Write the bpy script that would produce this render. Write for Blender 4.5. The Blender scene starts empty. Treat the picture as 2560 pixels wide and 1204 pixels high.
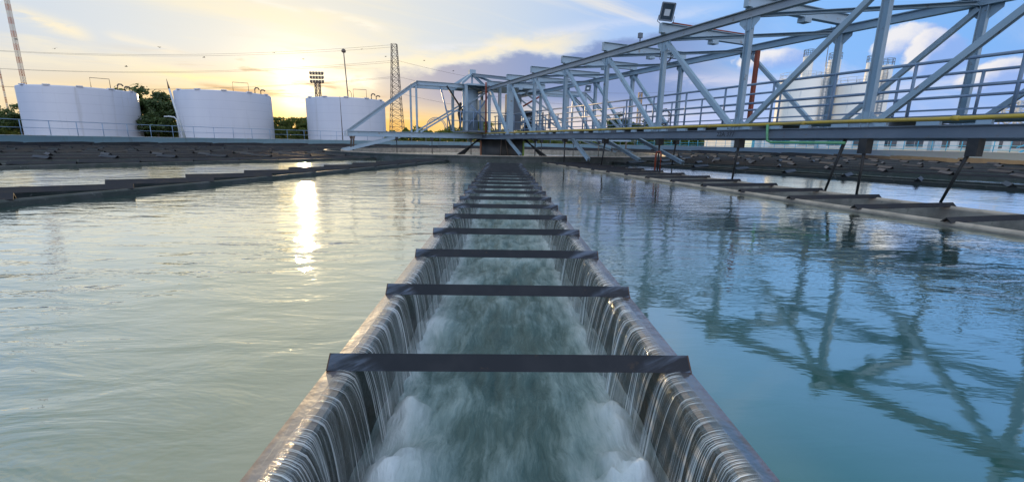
import bpy, bmesh, math, random
from mathutils import Vector, Matrix, noise as mnoise
random.seed(7)
sc = bpy.context.scene
COL = sc.collection
R = math.radians

# ------------------------------------------------------------------ camera
cam_d = bpy.data.cameras.new('camera'); cam = bpy.data.objects.new('camera', cam_d); COL.objects.link(cam)
PSI, PIT, ROL = R(1.25), R(12.4), R(1.0)
F0 = Vector((math.sin(PSI), math.cos(PSI), 0)); R0 = Vector((math.cos(PSI), -math.sin(PSI), 0)); Z = Vector((0, 0, 1))
FW = F0*math.cos(PIT) - Z*math.sin(PIT); U0 = F0*math.sin(PIT) + Z*math.cos(PIT)
RR = R0*math.cos(ROL) + U0*math.sin(ROL); UU = U0*math.cos(ROL) - R0*math.sin(ROL)
cam.matrix_world = Matrix(((RR.x, UU.x, -FW.x, -0.04), (RR.y, UU.y, -FW.y, 0), (RR.z, UU.z, -FW.z, 0.92), (0, 0, 0, 1)))
cam_d.sensor_width = 36; cam_d.lens = 1118*36/2560; cam_d.clip_start = 0.05; cam_d.clip_end = 6000
sc.camera = cam

# ------------------------------------------------------------------ node helpers
class V:
    """a socket with arithmetic"""
    def __init__(s, nt, k): s.nt, s.k = nt, k
    def _m(s, op, *a, clamp=False):
        n = s.nt.nodes.new('ShaderNodeMath'); n.operation = op; n.use_clamp = clamp
        for i, x in enumerate((s,)+a):
            if isinstance(x, V): s.nt.links.new(x.k, n.inputs[i])
            else: n.inputs[i].default_value = x
        return V(s.nt, n.outputs[0])
    def __add__(s, o): return s._m('ADD', o)
    def __sub__(s, o): return s._m('SUBTRACT', o)
    def __mul__(s, o): return s._m('MULTIPLY', o)
    def __truediv__(s, o): return s._m('DIVIDE', o)
    def pow(s, o): return s._m('POWER', o)
    def clamp(s): return s._m('ADD', 0.0, clamp=True)
    def mx(s, o): return s._m('MAXIMUM', o)
    def mn(s, o): return s._m('MINIMUM', o)
    def f(s, op, *a): return s._m(op, *a)
    def ss(s, a, b):
        n = s.nt.nodes.new('ShaderNodeMapRange'); n.interpolation_type = 'SMOOTHSTEP'
        n.inputs['From Min'].default_value = a; n.inputs['From Max'].default_value = b
        s.nt.links.new(s.k, n.inputs['Value']); return V(s.nt, n.outputs[0])
    def ramp(s, stops, interp='LINEAR'):
        n = s.nt.nodes.new('ShaderNodeValToRGB'); n.color_ramp.interpolation = interp
        e = n.color_ramp.elements
        while len(e) < len(stops): e.new(0.5)
        for el, (p, c) in zip(e, stops):
            el.position = p; el.color = (c[0], c[1], c[2], 1) if isinstance(c, (tuple, list)) else (c, c, c, 1)
        s.nt.links.new(s.k, n.inputs[0]); return V(s.nt, n.outputs[0])
def mixc(nt, fac, a, b, mode='MIX'):
    n = nt.nodes.new('ShaderNodeMix'); n.data_type = 'RGBA'; n.blend_type = mode
    for i, x in ((0, fac), (6, a), (7, b)):
        if isinstance(x, V): nt.links.new(x.k, n.inputs[i])
        elif i == 0: n.inputs[0].default_value = x
        else: n.inputs[i].default_value = (*x, 1)
    return V(nt, n.outputs[2])
def comb(nt, x, y, z):
    n = nt.nodes.new('ShaderNodeCombineXYZ')
    for i, q in enumerate((x, y, z)):
        if isinstance(q, V): nt.links.new(q.k, n.inputs[i])
        else: n.inputs[i].default_value = q
    return V(nt, n.outputs[0])
def sep(nt, v):
    n = nt.nodes.new('ShaderNodeSeparateXYZ'); nt.links.new(v.k, n.inputs[0]); return [V(nt, o) for o in n.outputs]
def noise(nt, vec, scale, detail=4, rough=0.55, dist=0.0):
    n = nt.nodes.new('ShaderNodeTexNoise'); n.inputs['Scale'].default_value = scale; n.inputs['Detail'].default_value = detail
    n.inputs['Roughness'].default_value = rough; n.inputs['Distortion'].default_value = dist
    if vec is not None: nt.links.new(vec.k, n.inputs['Vector'])
    return V(nt, n.outputs[0])
def vmul(nt, v, s):
    n = nt.nodes.new('ShaderNodeVectorMath'); n.operation = 'MULTIPLY'; nt.links.new(v.k, n.inputs[0]); n.inputs[1].default_value = s
    return V(nt, n.outputs[0])
def srgb(r, g, b):
    return tuple((c/255/12.92 if c/255 <= .04045 else ((c/255+.055)/1.055)**2.4) for c in (r, g, b))

# ------------------------------------------------------------------ world: dusk sky with thin high cloud
SUN = Vector((-0.3984, 0.9128, 0.0896)).normalized()
SUN_EL = math.asin(SUN.z); SUN_AZ = math.atan2(SUN.x, SUN.y)
w = bpy.data.worlds.new('World'); sc.world = w; w.use_nodes = True
nt = w.node_tree; nt.nodes.clear()
out = nt.nodes.new('ShaderNodeOutputWorld'); bg = nt.nodes.new('ShaderNodeBackground'); bg.inputs[1].default_value = 0.1
nt.links.new(bg.outputs[0], out.inputs[0])
sky = nt.nodes.new('ShaderNodeTexSky'); sky.sky_type = 'NISHITA'; sky.sun_disc = False
sky.sun_elevation = SUN_EL; sky.sun_rotation = SUN_AZ; sky.dust_density = 2.0; sky.ozone_density = 2.0
tc = nt.nodes.new('ShaderNodeTexCoord'); D = V(nt, tc.outputs['Generated'])
dx, dy, dz = sep(nt, D)
el = dz.f('ARCSINE')*57.29578
az = dx.f('ARCTAN2', dy)*57.29578
sd = dx*SUN.x + dy*SUN.y + dz*SUN.z                      # cosine of angle to the sun
hyp = (dx*dx + dy*dy).mx(1e-6).f('SQRT')
ca = (dx*(SUN.x/math.hypot(SUN.x, SUN.y)) + dy*(SUN.y/math.hypot(SUN.x, SUN.y)))/hyp   # cosine of azimuth difference
t = (ca + 1)*0.5
low = t.ramp([(0, srgb(214, 204, 206)), (.30, srgb(205, 203, 214)), (.6, srgb(158, 186, 240)), (.76, srgb(168, 192, 242)), (.88, srgb(206, 211, 243)),
              (.93, srgb(238, 222, 214)), (.955, srgb(244, 226, 190)), (.985, srgb(250, 216, 146)), (1, srgb(253, 206, 118))])
high = t.ramp([(0, srgb(190, 198, 216)), (.30, srgb(178, 194, 222)), (.6, srgb(122, 176, 242)), (.80, srgb(140, 190, 250)), (.90, srgb(168, 198, 242)),
               (.95, srgb(198, 213, 232)), (.985, srgb(216, 222, 226)), (1, srgb(228, 227, 218))])
zen = t.ramp([(0, srgb(165, 180, 205)), (.70, srgb(80, 136, 156)), (.85, srgb(116, 158, 168)), (.94, srgb(212, 216, 212)), (1, srgb(238, 232, 218))])
veil = mixc(nt, el.ss(.8, 9.5), low, high)
veil = mixc(nt, el.ss(19.0, 44.0), veil, zen)
veil = mixc(nt, el.ss(5.5, .5)*ca.ss(.90, .995)*.75, veil, srgb(253, 190, 92))
# glow of the sun behind thin cloud
glow = sd.mx(0).pow(1100)*1.3 + sd.mx(0).pow(260)*0.5
veil = mixc(nt, 1.0, veil, mixc(nt, 1.0, (1.0, .80, .42), comb(nt, glow, glow, glow), 'MULTIPLY'), 'ADD')
veil = mixc(nt, sd.mx(0).pow(2600)*1.0, veil, (1.9, 1.7, 1.25))
# cirrus streaks in a cloud plane
pz = dz.mx(0) + 0.10
cp = comb(nt, dx/pz, dy/pz, 0.0)
rot = nt.nodes.new('ShaderNodeVectorRotate'); rot.rotation_type = 'Z_AXIS'; rot.inputs['Angle'].default_value = R(-35)
nt.links.new(cp.k, rot.inputs[0]); cpr = V(nt, rot.outputs[0])
n1 = noise(nt, vmul(nt, cpr, (.30, 1.5, 1)), 1.0, 8, .62, .6)
n2 = noise(nt, vmul(nt, cpr, (.22, .6, 1)), 0.9, 5, .55, .3)
cir = n1.ss(.45, .70)*n2.ss(.34, .60)*el.ss(1.0, 7.0)
cirk = t.ramp([(0, srgb(200, 210, 235)), (.8, srgb(208, 216, 240)), (.93, srgb(248, 238, 218)), (1, srgb(255, 240, 200))])
veil = mixc(nt, cir*0.9, veil, cirk)
nl = noise(nt, comb(nt, az*.045, el*.42, 3.7), 1.0, 7, .6, .4)      # long flat streaks low in the sky
streak = nl.ss(.52, .70)*el.ss(.8, 3.0)*(el.ss(13.0, 8.0))
veil = mixc(nt, streak*.55, veil, cirk)
# small dark bars of cloud around the sun
nd = noise(nt, comb(nt, az*.11, el*.95, 9.1), 1.0, 6, .6, .5)
dkm = nd.ss(.54, .64)*((az+24)*(az+24)*.010 + (el-6)*(el-6)*.16)._m('MULTIPLY', -1.0).f('EXPONENT')
veil = mixc(nt, dkm*.75, veil, srgb(196, 160, 118))
# long blue-grey bank rising to the right, bright upper rim
wob = (noise(nt, comb(nt, az*.13, el*.3, 1.3), 1.0, 6, .6)-.5)*4.2
top = (az+12)*0.145 + 8.1 + wob
inx = az.ss(-20.0, -7.0)*az.ss(32.0, 17.0)
bank = (top-el).ss(-.25, .7)*(el-(az+12)*.02).ss(2.0, 5.5)*inx
rim = ((top+.75-el)*1.05)
rim = (rim*rim)._m('MULTIPLY', -1.0).f('EXPONENT')*az.ss(-21.0, -11.0)*az.ss(13.0, 4.0)
veil = mixc(nt, rim*.85, veil, srgb(255, 240, 205))
veil = mixc(nt, bank*.92, veil, mixc(nt, az.ss(-12., 8.), srgb(170, 168, 186), srgb(126, 148, 198)))
# bright torn cloud beside the sun and a few long wisps
def band(a0, e0, a1, e1, wd, seed, amt, colr):
    global veil
    k_ = (az-a0)/(a1-a0); mid_ = k_*(e1-e0) + e0
    nw = noise(nt, comb(nt, az*.22, el*.9, seed), 1.0, 7, .62, .6)
    q_ = (el-mid_ + (nw-.5)*wd*3.2)/wd
    m_ = (q_*q_)._m('MULTIPLY', -1.0).f('EXPONENT')*k_.ss(-.08, .22)*k_.ss(1.08, .7)*nw.ss(.30, .58)
    veil = mixc(nt, m_*amt, veil, colr)
band(-24, 6.9, -14.5, 6.7, .75, 2.0, .95, (1.25, 1.15, .90))
band(-21.5, 13.6, -13.5, 12.2, .38, 5.0, .75, srgb(255, 246, 230))
band(-27.5, 13.9, -22.0, 13.0, .30, 8.0, .5, srgb(252, 245, 232))
band(-45.5, 9.9, -40.0, 8.6, .55, 11.0, .8, srgb(255, 240, 205))
band(-39.5, 9.0, -33.0, 7.9, .40, 12.5, .5, srgb(250, 238, 214))
band(-38.0, 5.9, -25.0, 5.7, .40, 14.0, .85, srgb(255, 240, 180))
band(-33.0, 5.2, -25.0, 4.6, .24, 15.5, .8, srgb(190, 150, 112))
band(-24.5, 6.1, -18.5, 5.7, .26, 17.0, .8, srgb(186, 156, 130))
band(-33.0, 3.6, -26.0, 3.9, .20, 18.5, .6, srgb(205, 158, 100))
band(-11.0, 10.6, 3.0, 11.4, .35, 21.0, .45, srgb(236, 236, 240))
band(2.0, 12.4, 26.0, 14.6, .55, 24.0, .35, srgb(232, 234, 246))
band(18.0, 7.6, 34.0, 6.6, .6, 27.0, .5, srgb(234, 228, 240))
band(40.0, 5.4, 52.0, 7.4, .8, 30.0, .5, srgb(236, 232, 246))
# heaped cloud low on the right
def puff(a0, e0, ra, re, seed, base):
    wv = noise(nt, comb(nt, az*.28, el*.28, seed), 1.0, 8, .6)-.5
    q = ((az-a0)/ra)
    q2 = ((el-e0)/re)
    r = (q*q + q2*q2).f('SQRT') + wv*1.15
    m = r.ss(1.0, .82)*el.ss(base-.9, base+.5)
    lit = (q2*.75 - q*.95 + wv*2.2).ss(-.15, .85)
    return m, mixc(nt, lit, srgb(146, 178, 238), srgb(250, 244, 240))
for a0, e0, ra, re, seed, base in ((40.6, 9.4, 3.0, 2.1, 4.2, 8.4), (42.4, 8.2, 2.6, 2.2, 8.8, 6.0), (47.5, 6.0, 3.4, 1.6, 2.2, 4.8), (29.8, 8.8, 4.2, 1.3, 6.6, 8.2)):
    m, c = puff(a0, e0, ra, re, seed, base)
    veil = mixc(nt, m*.85, veil, c)
# unseen sky behind the camera and overhead, brightened as fill for camera-facing surfaces
back = (dy*-1.0).ss(-.05, .75)*1.4 + el.ss(50.0, 85.0)*.8 + 1.0
veil = mixc(nt, 1.0, veil, comb(nt, back, back, back), 'MULTIPLY')
ten = nt.nodes.new('ShaderNodeVectorMath'); ten.operation = 'SCALE'; ten.inputs['Scale'].default_value = 10.0
nt.links.new(veil.k, ten.inputs[0])
fin = mixc(nt, 0.94, V(nt, sky.outputs[0]), V(nt, ten.outputs[0]))
nt.links.new(fin.k, bg.inputs[0])

# ------------------------------------------------------------------ sun lamp, exposure
ld = bpy.data.lights.new('sun', 'SUN'); ld.energy = 3.0; ld.angle = R(0.5); ld.color = (1, .72, .40)
lo = bpy.data.objects.new('sun', ld); COL.objects.link(lo); lo.location = SUN*200
lo.rotation_euler = SUN.to_track_quat('Z', 'Y').to_euler()
vs = sc.view_settings; vs.view_transform = 'Standard'; vs.look = 'None'; vs.exposure = 0.10; vs.gamma = 1.0
sc.cycles.use_denoising = True; sc.cycles.sample_clamp_indirect = 4.0; sc.cycles.max_bounces = 8
sc.cycles.transparent_max_bounces = 12; sc.cycles.caustics_reflective = False; sc.cycles.caustics_refractive = False

# ------------------------------------------------------------------ materials
MATS = {}
def newmat(name):
    m = bpy.data.materials.new(name); m.use_nodes = True; n = m.node_tree
    b = n.nodes['Principled BSDF']; return m, n, b
def coords(n, kind='Object'):
    return V(n, n.nodes.new('ShaderNodeTexCoord').outputs[kind])
def geo_pos(n):
    return V(n, n.nodes.new('ShaderNodeNewGeometry').outputs['Position'])
def setc(n, b, c):
    if isinstance(c, V): n.links.new(c.k, b.inputs['Base Color'])
    else: b.inputs['Base Color'].default_value = (*c, 1)
def bump(n, b, h, strength, dist):
    q = n.nodes.new('ShaderNodeBump'); q.inputs['Strength'].default_value = strength; q.inputs['Distance'].default_value = dist
    n.links.new(h.k, q.inputs['Height']); n.links.new(q.outputs[0], b.inputs['Normal']); return q
def worn(name, base, second, rough=.5, sc1=1.2, lo_=.45, hi_=.65, third=None, sc2=9, metal=0, bmp=0, stretch=(1, 1, 1), spec=.5):
    """paint or stone with blotches of a second colour and small specks of a third"""
    m, n, b = newmat(name); p = vmul(n, geo_pos(n), stretch)
    c = mixc(n, noise(n, p, sc1, 6, .62).ss(lo_, hi_), base, second)
    if third: c = mixc(n, noise(n, p, sc2, 6, .68).ss(.60, .72), c, third)
    setc(n, b, c); b.inputs['Roughness'].default_value = rough; b.inputs['Metallic'].default_value = metal
    b.inputs['Specular IOR Level'].default_value = spec
    if bmp: bump(n, b, noise(n, p, sc2*2, 5, .6), .6, bmp)
    MATS[name] = m; return m
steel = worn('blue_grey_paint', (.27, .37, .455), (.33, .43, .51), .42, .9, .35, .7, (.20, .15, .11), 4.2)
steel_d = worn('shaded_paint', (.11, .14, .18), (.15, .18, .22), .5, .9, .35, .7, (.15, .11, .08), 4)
chordm = worn('dusty_paint', (.27, .31, .35), (.34, .36, .38), .45, .7, .4, .65, (.17, .13, .09), 3)
railm = worn('rail_paint', (.15, .22, .33), (.21, .29, .40), .4, 2, .4, .65)
wallrail = worn('pale_rail_paint', (.18, .28, .42), (.25, .36, .50), .4, 2, .4, .65)
blue_rail = worn('bright_blue_paint', (.04, .42, .66), (.06, .48, .70), .4, 2, .4, .65)
darkm = worn('dark_angle_iron', spec=.3, base=(.022, .022, .028), second=(.034, .030, .030), rough=.55, sc1=3, lo_=.4, hi_=.65, third=(.07, .048, .034), sc2=12)
blackm = worn('black_steel', (.012, .012, .014), (.03, .026, .024), .55, 4)
def tankpaint():
    m, n, b = newmat('tank_paint'); p = geo_pos(n)
    c = mixc(n, noise(n, vmul(n, p, (.12, .12, .03)), 1.0, 5).ss(.4, .65), (.60, .61, .69), (.53, .55, .65))
    c = mixc(n, noise(n, vmul(n, p, (.9, .9, .05)), 1.0, 6, .7).ss(.56, .72)*.6, c, (.42, .42, .45))
    z_ = sep(n, p)[2]
    c = mixc(n, (noise(n, vmul(n, p, (2.2, 2.2, .09)), 1.0, 5, .7).ss(.66, .74))*z_.ss(3, 8)*.55, c, (.36, .28, .20))
    band_ = ((z_/1.55).f('FRACT')-.5).f('ABSOLUTE').ss(.470, .488)
    c = mixc(n, band_*.45, c, (.40, .42, .50))
    setc(n, b, c); b.inputs['Roughness'].default_value = .5; return m
whitet = tankpaint(); whiteq = worn('white_tank_paint', (.60, .61, .69), (.54, .57, .67), .5, .12, .4, .65, (.47, .49, .57), .8, stretch=(1, 1, .12))
silom = worn('silo_paint', (.90, .84, .75), (.84, .79, .72), .5, .1, .4, .65, (.6, .6, .6), .7, stretch=(1, 1, .15))
concr = worn('launder_concrete', (.34, .30, .25), (.20, .18, .155), .6, 2.2, .4, .65, (.06, .065, .05), 9, bmp=.004)
lipm = worn('lip_concrete', (.48, .39, .30), (.33, .27, .21), .45, 3, .4, .62, (.08, .06, .045), 16, bmp=.003)
sidem = worn('algae_side', (.055, .062, .062), (.030, .042, .038), .5, 3, .4, .6, (.20, .21, .20), 12, bmp=.004)
rust = worn('rusty_red', (.28, .055, .025), (.18, .05, .03), .6, 3)
yellow = worn('yellow_pipe', (.52, .36, .05), (.42, .30, .08), .4, 2, .4, .65, (.10, .06, .03), 6)
greenp = worn('green_pipe', (.12, .34, .16), (.10, .28, .15), .4, 3)
drumm = worn('dark_drum', (.022, .022, .022), (.045, .042, .036), .5, 1.4, .4, .65, (.09, .075, .055), 3, stretch=(1, 1, .25))
orangem = worn('orange_patch', (.42, .13, .04), (.34, .11, .05), .6, 2)
limem = worn('lime_patch', (.25, .36, .03), (.20, .30, .05), .6, 2)
mastm = worn('dark_mast', (.15, .11, .085), (.19, .14, .11), .6, 1)
redwhite, _n, _b = newmat('red_white_mast'); _p = sep(_n, geo_pos(_n))
setc(_n, _b, mixc(_n, (_p[2]/3.0).f('FRACT').ss(.48, .52), (.45, .16, .08), (.6, .5, .42)))
polem = worn('pale_pole', (.55, .58, .62), (.45, .48, .52), .6, 1)
grassm = worn('grass_ground', (.05, .075, .025), (.09, .10, .04), .9, .12, .4, .6, (.12, .10, .06), 1.5)
whitep = worn('white_render', (.72, .72, .70), (.62, .63, .62), .7, .5)
creamp = worn('cream_render', (.66, .60, .48), (.58, .54, .45), .7, .5)
tealp = worn('teal_paint', (.10, .40, .50), (.08, .34, .45), .5, .5)
roofp = worn('roof_grey', (.20, .24, .28), (.26, .30, .34), .6, .5)
wingl = worn('window_glass', (.03, .05, .07), (.05, .07, .10), .12, .8)
barkm = worn('bark', (.075, .055, .04), (.05, .04, .03), .9, 5)
wirem = worn('wire', (.09, .07, .06), (.11, .09, .075), .7, 1)
birdm = worn('bird_dark', (.02, .02, .022), (.03, .03, .03), .8, 1)
silt = worn('tank_floor', (.08, .10, .09), (.05, .07, .065), .9, .5)

def leafmat(name, a, b_, c):
    m, n, b = newmat(name)
    oi = n.nodes.new('ShaderNodeObjectInfo')
    c1 = mixc(n, noise(n, geo_pos(n), .45, 3, .6).ss(.35, .65), a, b_)
    c1 = mixc(n, noise(n, geo_pos(n), 2.6, 2, .6).ss(.52, .68), c1, c)
    setc(n, b, c1); b.inputs['Roughness'].default_value = .55
    tr = n.nodes.new('ShaderNodeBsdfTranslucent'); n.links.new(c1.k, tr.inputs[0])
    mx = n.nodes.new('ShaderNodeMixShader'); mx.inputs[0].default_value = .48
    n.links.new(b.outputs[0], mx.inputs[1]); n.links.new(tr.outputs[0], mx.inputs[2])
    n.links.new(mx.outputs[0], n.nodes['Material Output'].inputs[0]); return m
leafA = leafmat('leaves_dark', (.050, .088, .030), (.080, .125, .040), (.12, .16, .048))
leafB = leafmat('leaves_light', (.10, .15, .035), (.16, .20, .045), (.20, .22, .06))

# basin wall: blue paint that gives way to pale grey on one stretch
wallm, n, b = newmat('basin_wall_paint'); p = geo_pos(n); px_, py_, pz_ = sep(n, p)
f = (px_ + (noise(n, p, .25, 3)-.5)*5).ss(10, 27)
c = mixc(n, f, (.40, .60, .72), (.36, .47, .60))
c = mixc(n, noise(n, vmul(n, p, (2.5, 2.5, .35)), 1.0, 6, .65).ss(.52, .72), c, (.34, .50, .58))
c = mixc(n, (pz_ + (noise(n, p, 3, 4)-.5)*.1).ss(.815, .835), c, (.42, .40, .37))
setc(n, b, c); b.inputs['Roughness'].default_value = .65

# still water of the basin
waterm, n, b = newmat('basin_water'); p = geo_pos(n); px_, py_, pz_ = sep(n, p)
n.nodes.remove(b)
body = n.nodes.new('ShaderNodeBsdfDiffuse')
murk = mixc(n, noise(n, p, .35, 4).ss(.35, .7), (.014, .094, .068), (.026, .112, .084))
ledge = (px_.f('ABSOLUTE') + (noise(n, p, 2.2, 4)-.5)*.16).ss(.98, .78)*py_.ss(9, 3)
murk = mixc(n, ledge*.6, murk, (.085, .15, .12))
n.links.new(murk.k, body.inputs[0])
gl = n.nodes.new('ShaderNodeBsdfGlossy'); gl.inputs['Roughness'].default_value = .05; gl.inputs[0].default_value = (.95, .98, .94, 1)
r1 = noise(n, vmul(n, p, (.75, 2.0, 1)), 2.3, 4, .55, .35)
r2 = noise(n, vmul(n, p, (1.0, 1.7, 1)), 8.0, 3, .55, .3)
r3 = noise(n, vmul(n, p, (.6, 1.0, 1)), .55, 3, .5)
patch = noise(n, p, .32, 4, .55).ss(.38, .62)
calm = px_.ss(3.6, 1.6)*py_.ss(4.4, 1.8)*px_.ss(-.6, .6)                 # slack corner beside the overflow
h = (r1*(px_.ss(1.0, -1.0)*1.0+.9) + r2*.22*(patch*.8+.25))*(patch*.75+.45) + r3*.5
h = h*(calm*-.85 + 1.0)
bq = n.nodes.new('ShaderNodeBump'); bq.inputs['Strength'].default_value = 1.0; bq.inputs['Distance'].default_value = .013
n.links.new(h.k, bq.inputs['Height'])
n.links.new(bq.outputs[0], gl.inputs['Normal'])
fr = n.nodes.new('ShaderNodeFresnel'); fr.inputs['IOR'].default_value = 1.33; n.links.new(bq.outputs[0], fr.inputs['Normal'])
fac = (V(n, fr.outputs[0]).pow(.45)*1.32).mn(.95)
mx = n.nodes.new('ShaderNodeMixShader'); n.links.new(fac.k, mx.inputs[0]); n.links.new(body.outputs[0], mx.inputs[1]); n.links.new(gl.outputs[0], mx.inputs[2])
n.links.new(mx.outputs[0], n.nodes['Material Output'].inputs[0])

# white water racing down the channel
foamm, n, b = newmat('channel_water'); p = geo_pos(n); px_, py_, pz_ = sep(n, p)
warp = comb(n, px_ + (noise(n, p, 2.2, 3)-.5)*.14, py_ + (noise(n, vmul(n, p, (1, 1, 1)), 1.4, 3)-.5)*.5, pz_)
f1 = noise(n, vmul(n, warp, (8, 2.0, 4)), 1.0, 8, .66, .25)
f2 = noise(n, vmul(n, warp, (2.4, 1.3, 1)), 1.0, 5, .6, .25)
f3 = noise(n, vmul(n, warp, (26, 6, 10)), 1.0, 5, .68, .15)
edge = px_.f('ABSOLUTE').ss(.22, .50)
far = py_.ss(2.0, 6.0)
f4 = noise(n, vmul(n, warp, (60, 4.5, 10)), 1.0, 4, .6, .2)
den = (f1*.42 + f2*.40 + f3*.26 + f4*.16 + edge*.07 + px_.f('ABSOLUTE').ss(.44, .58)*f3*.34 + far*.07 + (pz_+.42).mx(-.03)*3.0 - .46)
foamc = den.ramp([(0, (.038, .082, .082)), (.12, (.085, .15, .150)), (.25, (.24, .33, .335)), (.44, (.50, .58, .60)), (.8, (.82, .87, .92))])
setc(n, b, foamc); b.inputs['Roughness'].default_value = .45; b.inputs['Specular IOR Level'].default_value = .3
bump(n, b, f1*.7+f3*.5+f2, .7, .035)

# falling sheet: clear and white threads
fallm, n, b = newmat('falling_water')
uv = V(n, n.nodes.new('ShaderNodeUVMap').outputs[0]); uu, vv, _ = sep(n, uv)      # u along the lip in metres, v down the fall
jit = (noise(n, comb(n, uu*3, vv*1.5, 0), 1.0, 3)-.5)*.05*vv
s1 = noise(n, comb(n, (uu+jit)*52, vv*.9, 1.7), 1.0, 4, .6, .2)
s2 = noise(n, comb(n, (uu+jit)*165, vv*1.3, 5.1), 1.0, 3, .6)
s3 = noise(n, comb(n, uu*7, vv*.5, 3.1), 1.0, 3, .6)
thread = (s1*.5 + s2*.5).ss(.46, .61)
s4 = noise(n, comb(n, (uu+jit)*13, vv*.8, 8.2), 1.0, 4, .62)
alpha = (thread*(vv.ss(.0, .10)*.62+.12)*(s4.ss(.34, .58)*.7+.3) + s3.ss(.42, .60)*s4.ss(.38, .56)*.34*vv.ss(.02, .12) + vv.ss(.30, .50)*.18 + .11).clamp()
setc(n, b, mixc(n, thread, (.20, .22, .21), (.93, .94, .95)))
b.inputs['Roughness'].default_value = .10; b.inputs['Specular IOR Level'].default_value = 1.0; b.inputs['Coat Weight'].default_value = .8; b.inputs['Coat Roughness'].default_value = .05
bump(n, b, s1*.6+s2*.25+s4*.8, 1.0, .02)
n.links.new(alpha.k, b.inputs['Alpha'])

# drowned flange under a skin of water
flangem, n, b = newmat('drowned_flange'); p = geo_pos(n); px_, py_, pz_ = sep(n, p)
c = mixc(n, noise(n, vmul(n, p, (5, 2.2, 5)), 1.0, 6, .65).ss(.42, .62), (.085, .080, .105), (.16, .105, .085))
c = mixc(n, noise(n, vmul(n, p, (14, 3, 5)), 1.0, 5, .65).ss(.58, .68), c, (.24, .20, .17))
c = mixc(n, (px_.f('ABSOLUTE') + (noise(n, p, 7, 5)-.5)*.07).ss(.725, .745), c, (.15, .07, .045))
setc(n, b, c); b.inputs['Roughness'].default_value = .4; b.inputs['Specular IOR Level'].default_value = .2
gq = n.nodes.new('ShaderNodeBsdfGlossy'); gq.inputs['Roughness'].default_value = .08
bb = bump(n, b, noise(n, vmul(n, p, (9, 9, 1)), 1.0, 4, .55)+noise(n, p, 3, 2), .6, .010); n.links.new(bb.outputs[0], gq.inputs['Normal'])
fq = n.nodes.new('ShaderNodeFresnel'); fq.inputs['IOR'].default_value = 1.33; n.links.new(bb.outputs[0], fq.inputs['Normal'])
fk = (V(n, fq.outputs[0]).pow(.50)*1.1).mn(.9); ms = n.nodes.new('ShaderNodeMixShader'); n.links.new(fk.k, ms.inputs[0])
n.links.new(b.outputs[0], ms.inputs[1]); n.links.new(gq.outputs[0], ms.inputs[2]); n.links.new(ms.outputs[0], n.nodes['Material Output'].inputs[0])

# dark wet wall of the main launder behind the falls
wetm = worn('wet_wall', (.030, .030, .026), (.055, .045, .030), .25, 5, .4, .6, (.09, .065, .04), 14, bmp=.004)

# main crossbar: dark iron; pale reflections on the wet ends are painted into the colour
barm, n, b = newmat('wet_angle_iron'); p = coords(n); ox, oy, oz = sep(n, p)
wp = geo_pos(n)
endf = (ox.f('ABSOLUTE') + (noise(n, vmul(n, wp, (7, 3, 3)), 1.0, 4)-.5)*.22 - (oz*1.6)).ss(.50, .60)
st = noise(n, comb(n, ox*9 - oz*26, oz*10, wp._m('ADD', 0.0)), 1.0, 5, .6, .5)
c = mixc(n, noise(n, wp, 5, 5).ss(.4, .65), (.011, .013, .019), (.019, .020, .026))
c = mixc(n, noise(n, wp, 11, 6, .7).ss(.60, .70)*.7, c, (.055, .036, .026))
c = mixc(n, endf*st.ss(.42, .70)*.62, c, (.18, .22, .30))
c = mixc(n, ox.f('ABSOLUTE').ss(.742, .748), c, (.10, .045, .025))
setc(n, b, c)
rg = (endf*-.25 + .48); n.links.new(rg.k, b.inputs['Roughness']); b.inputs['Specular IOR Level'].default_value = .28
bump(n, b, st*endf + noise(n, wp, 40, 3)*.1, .5, .012)

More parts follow.
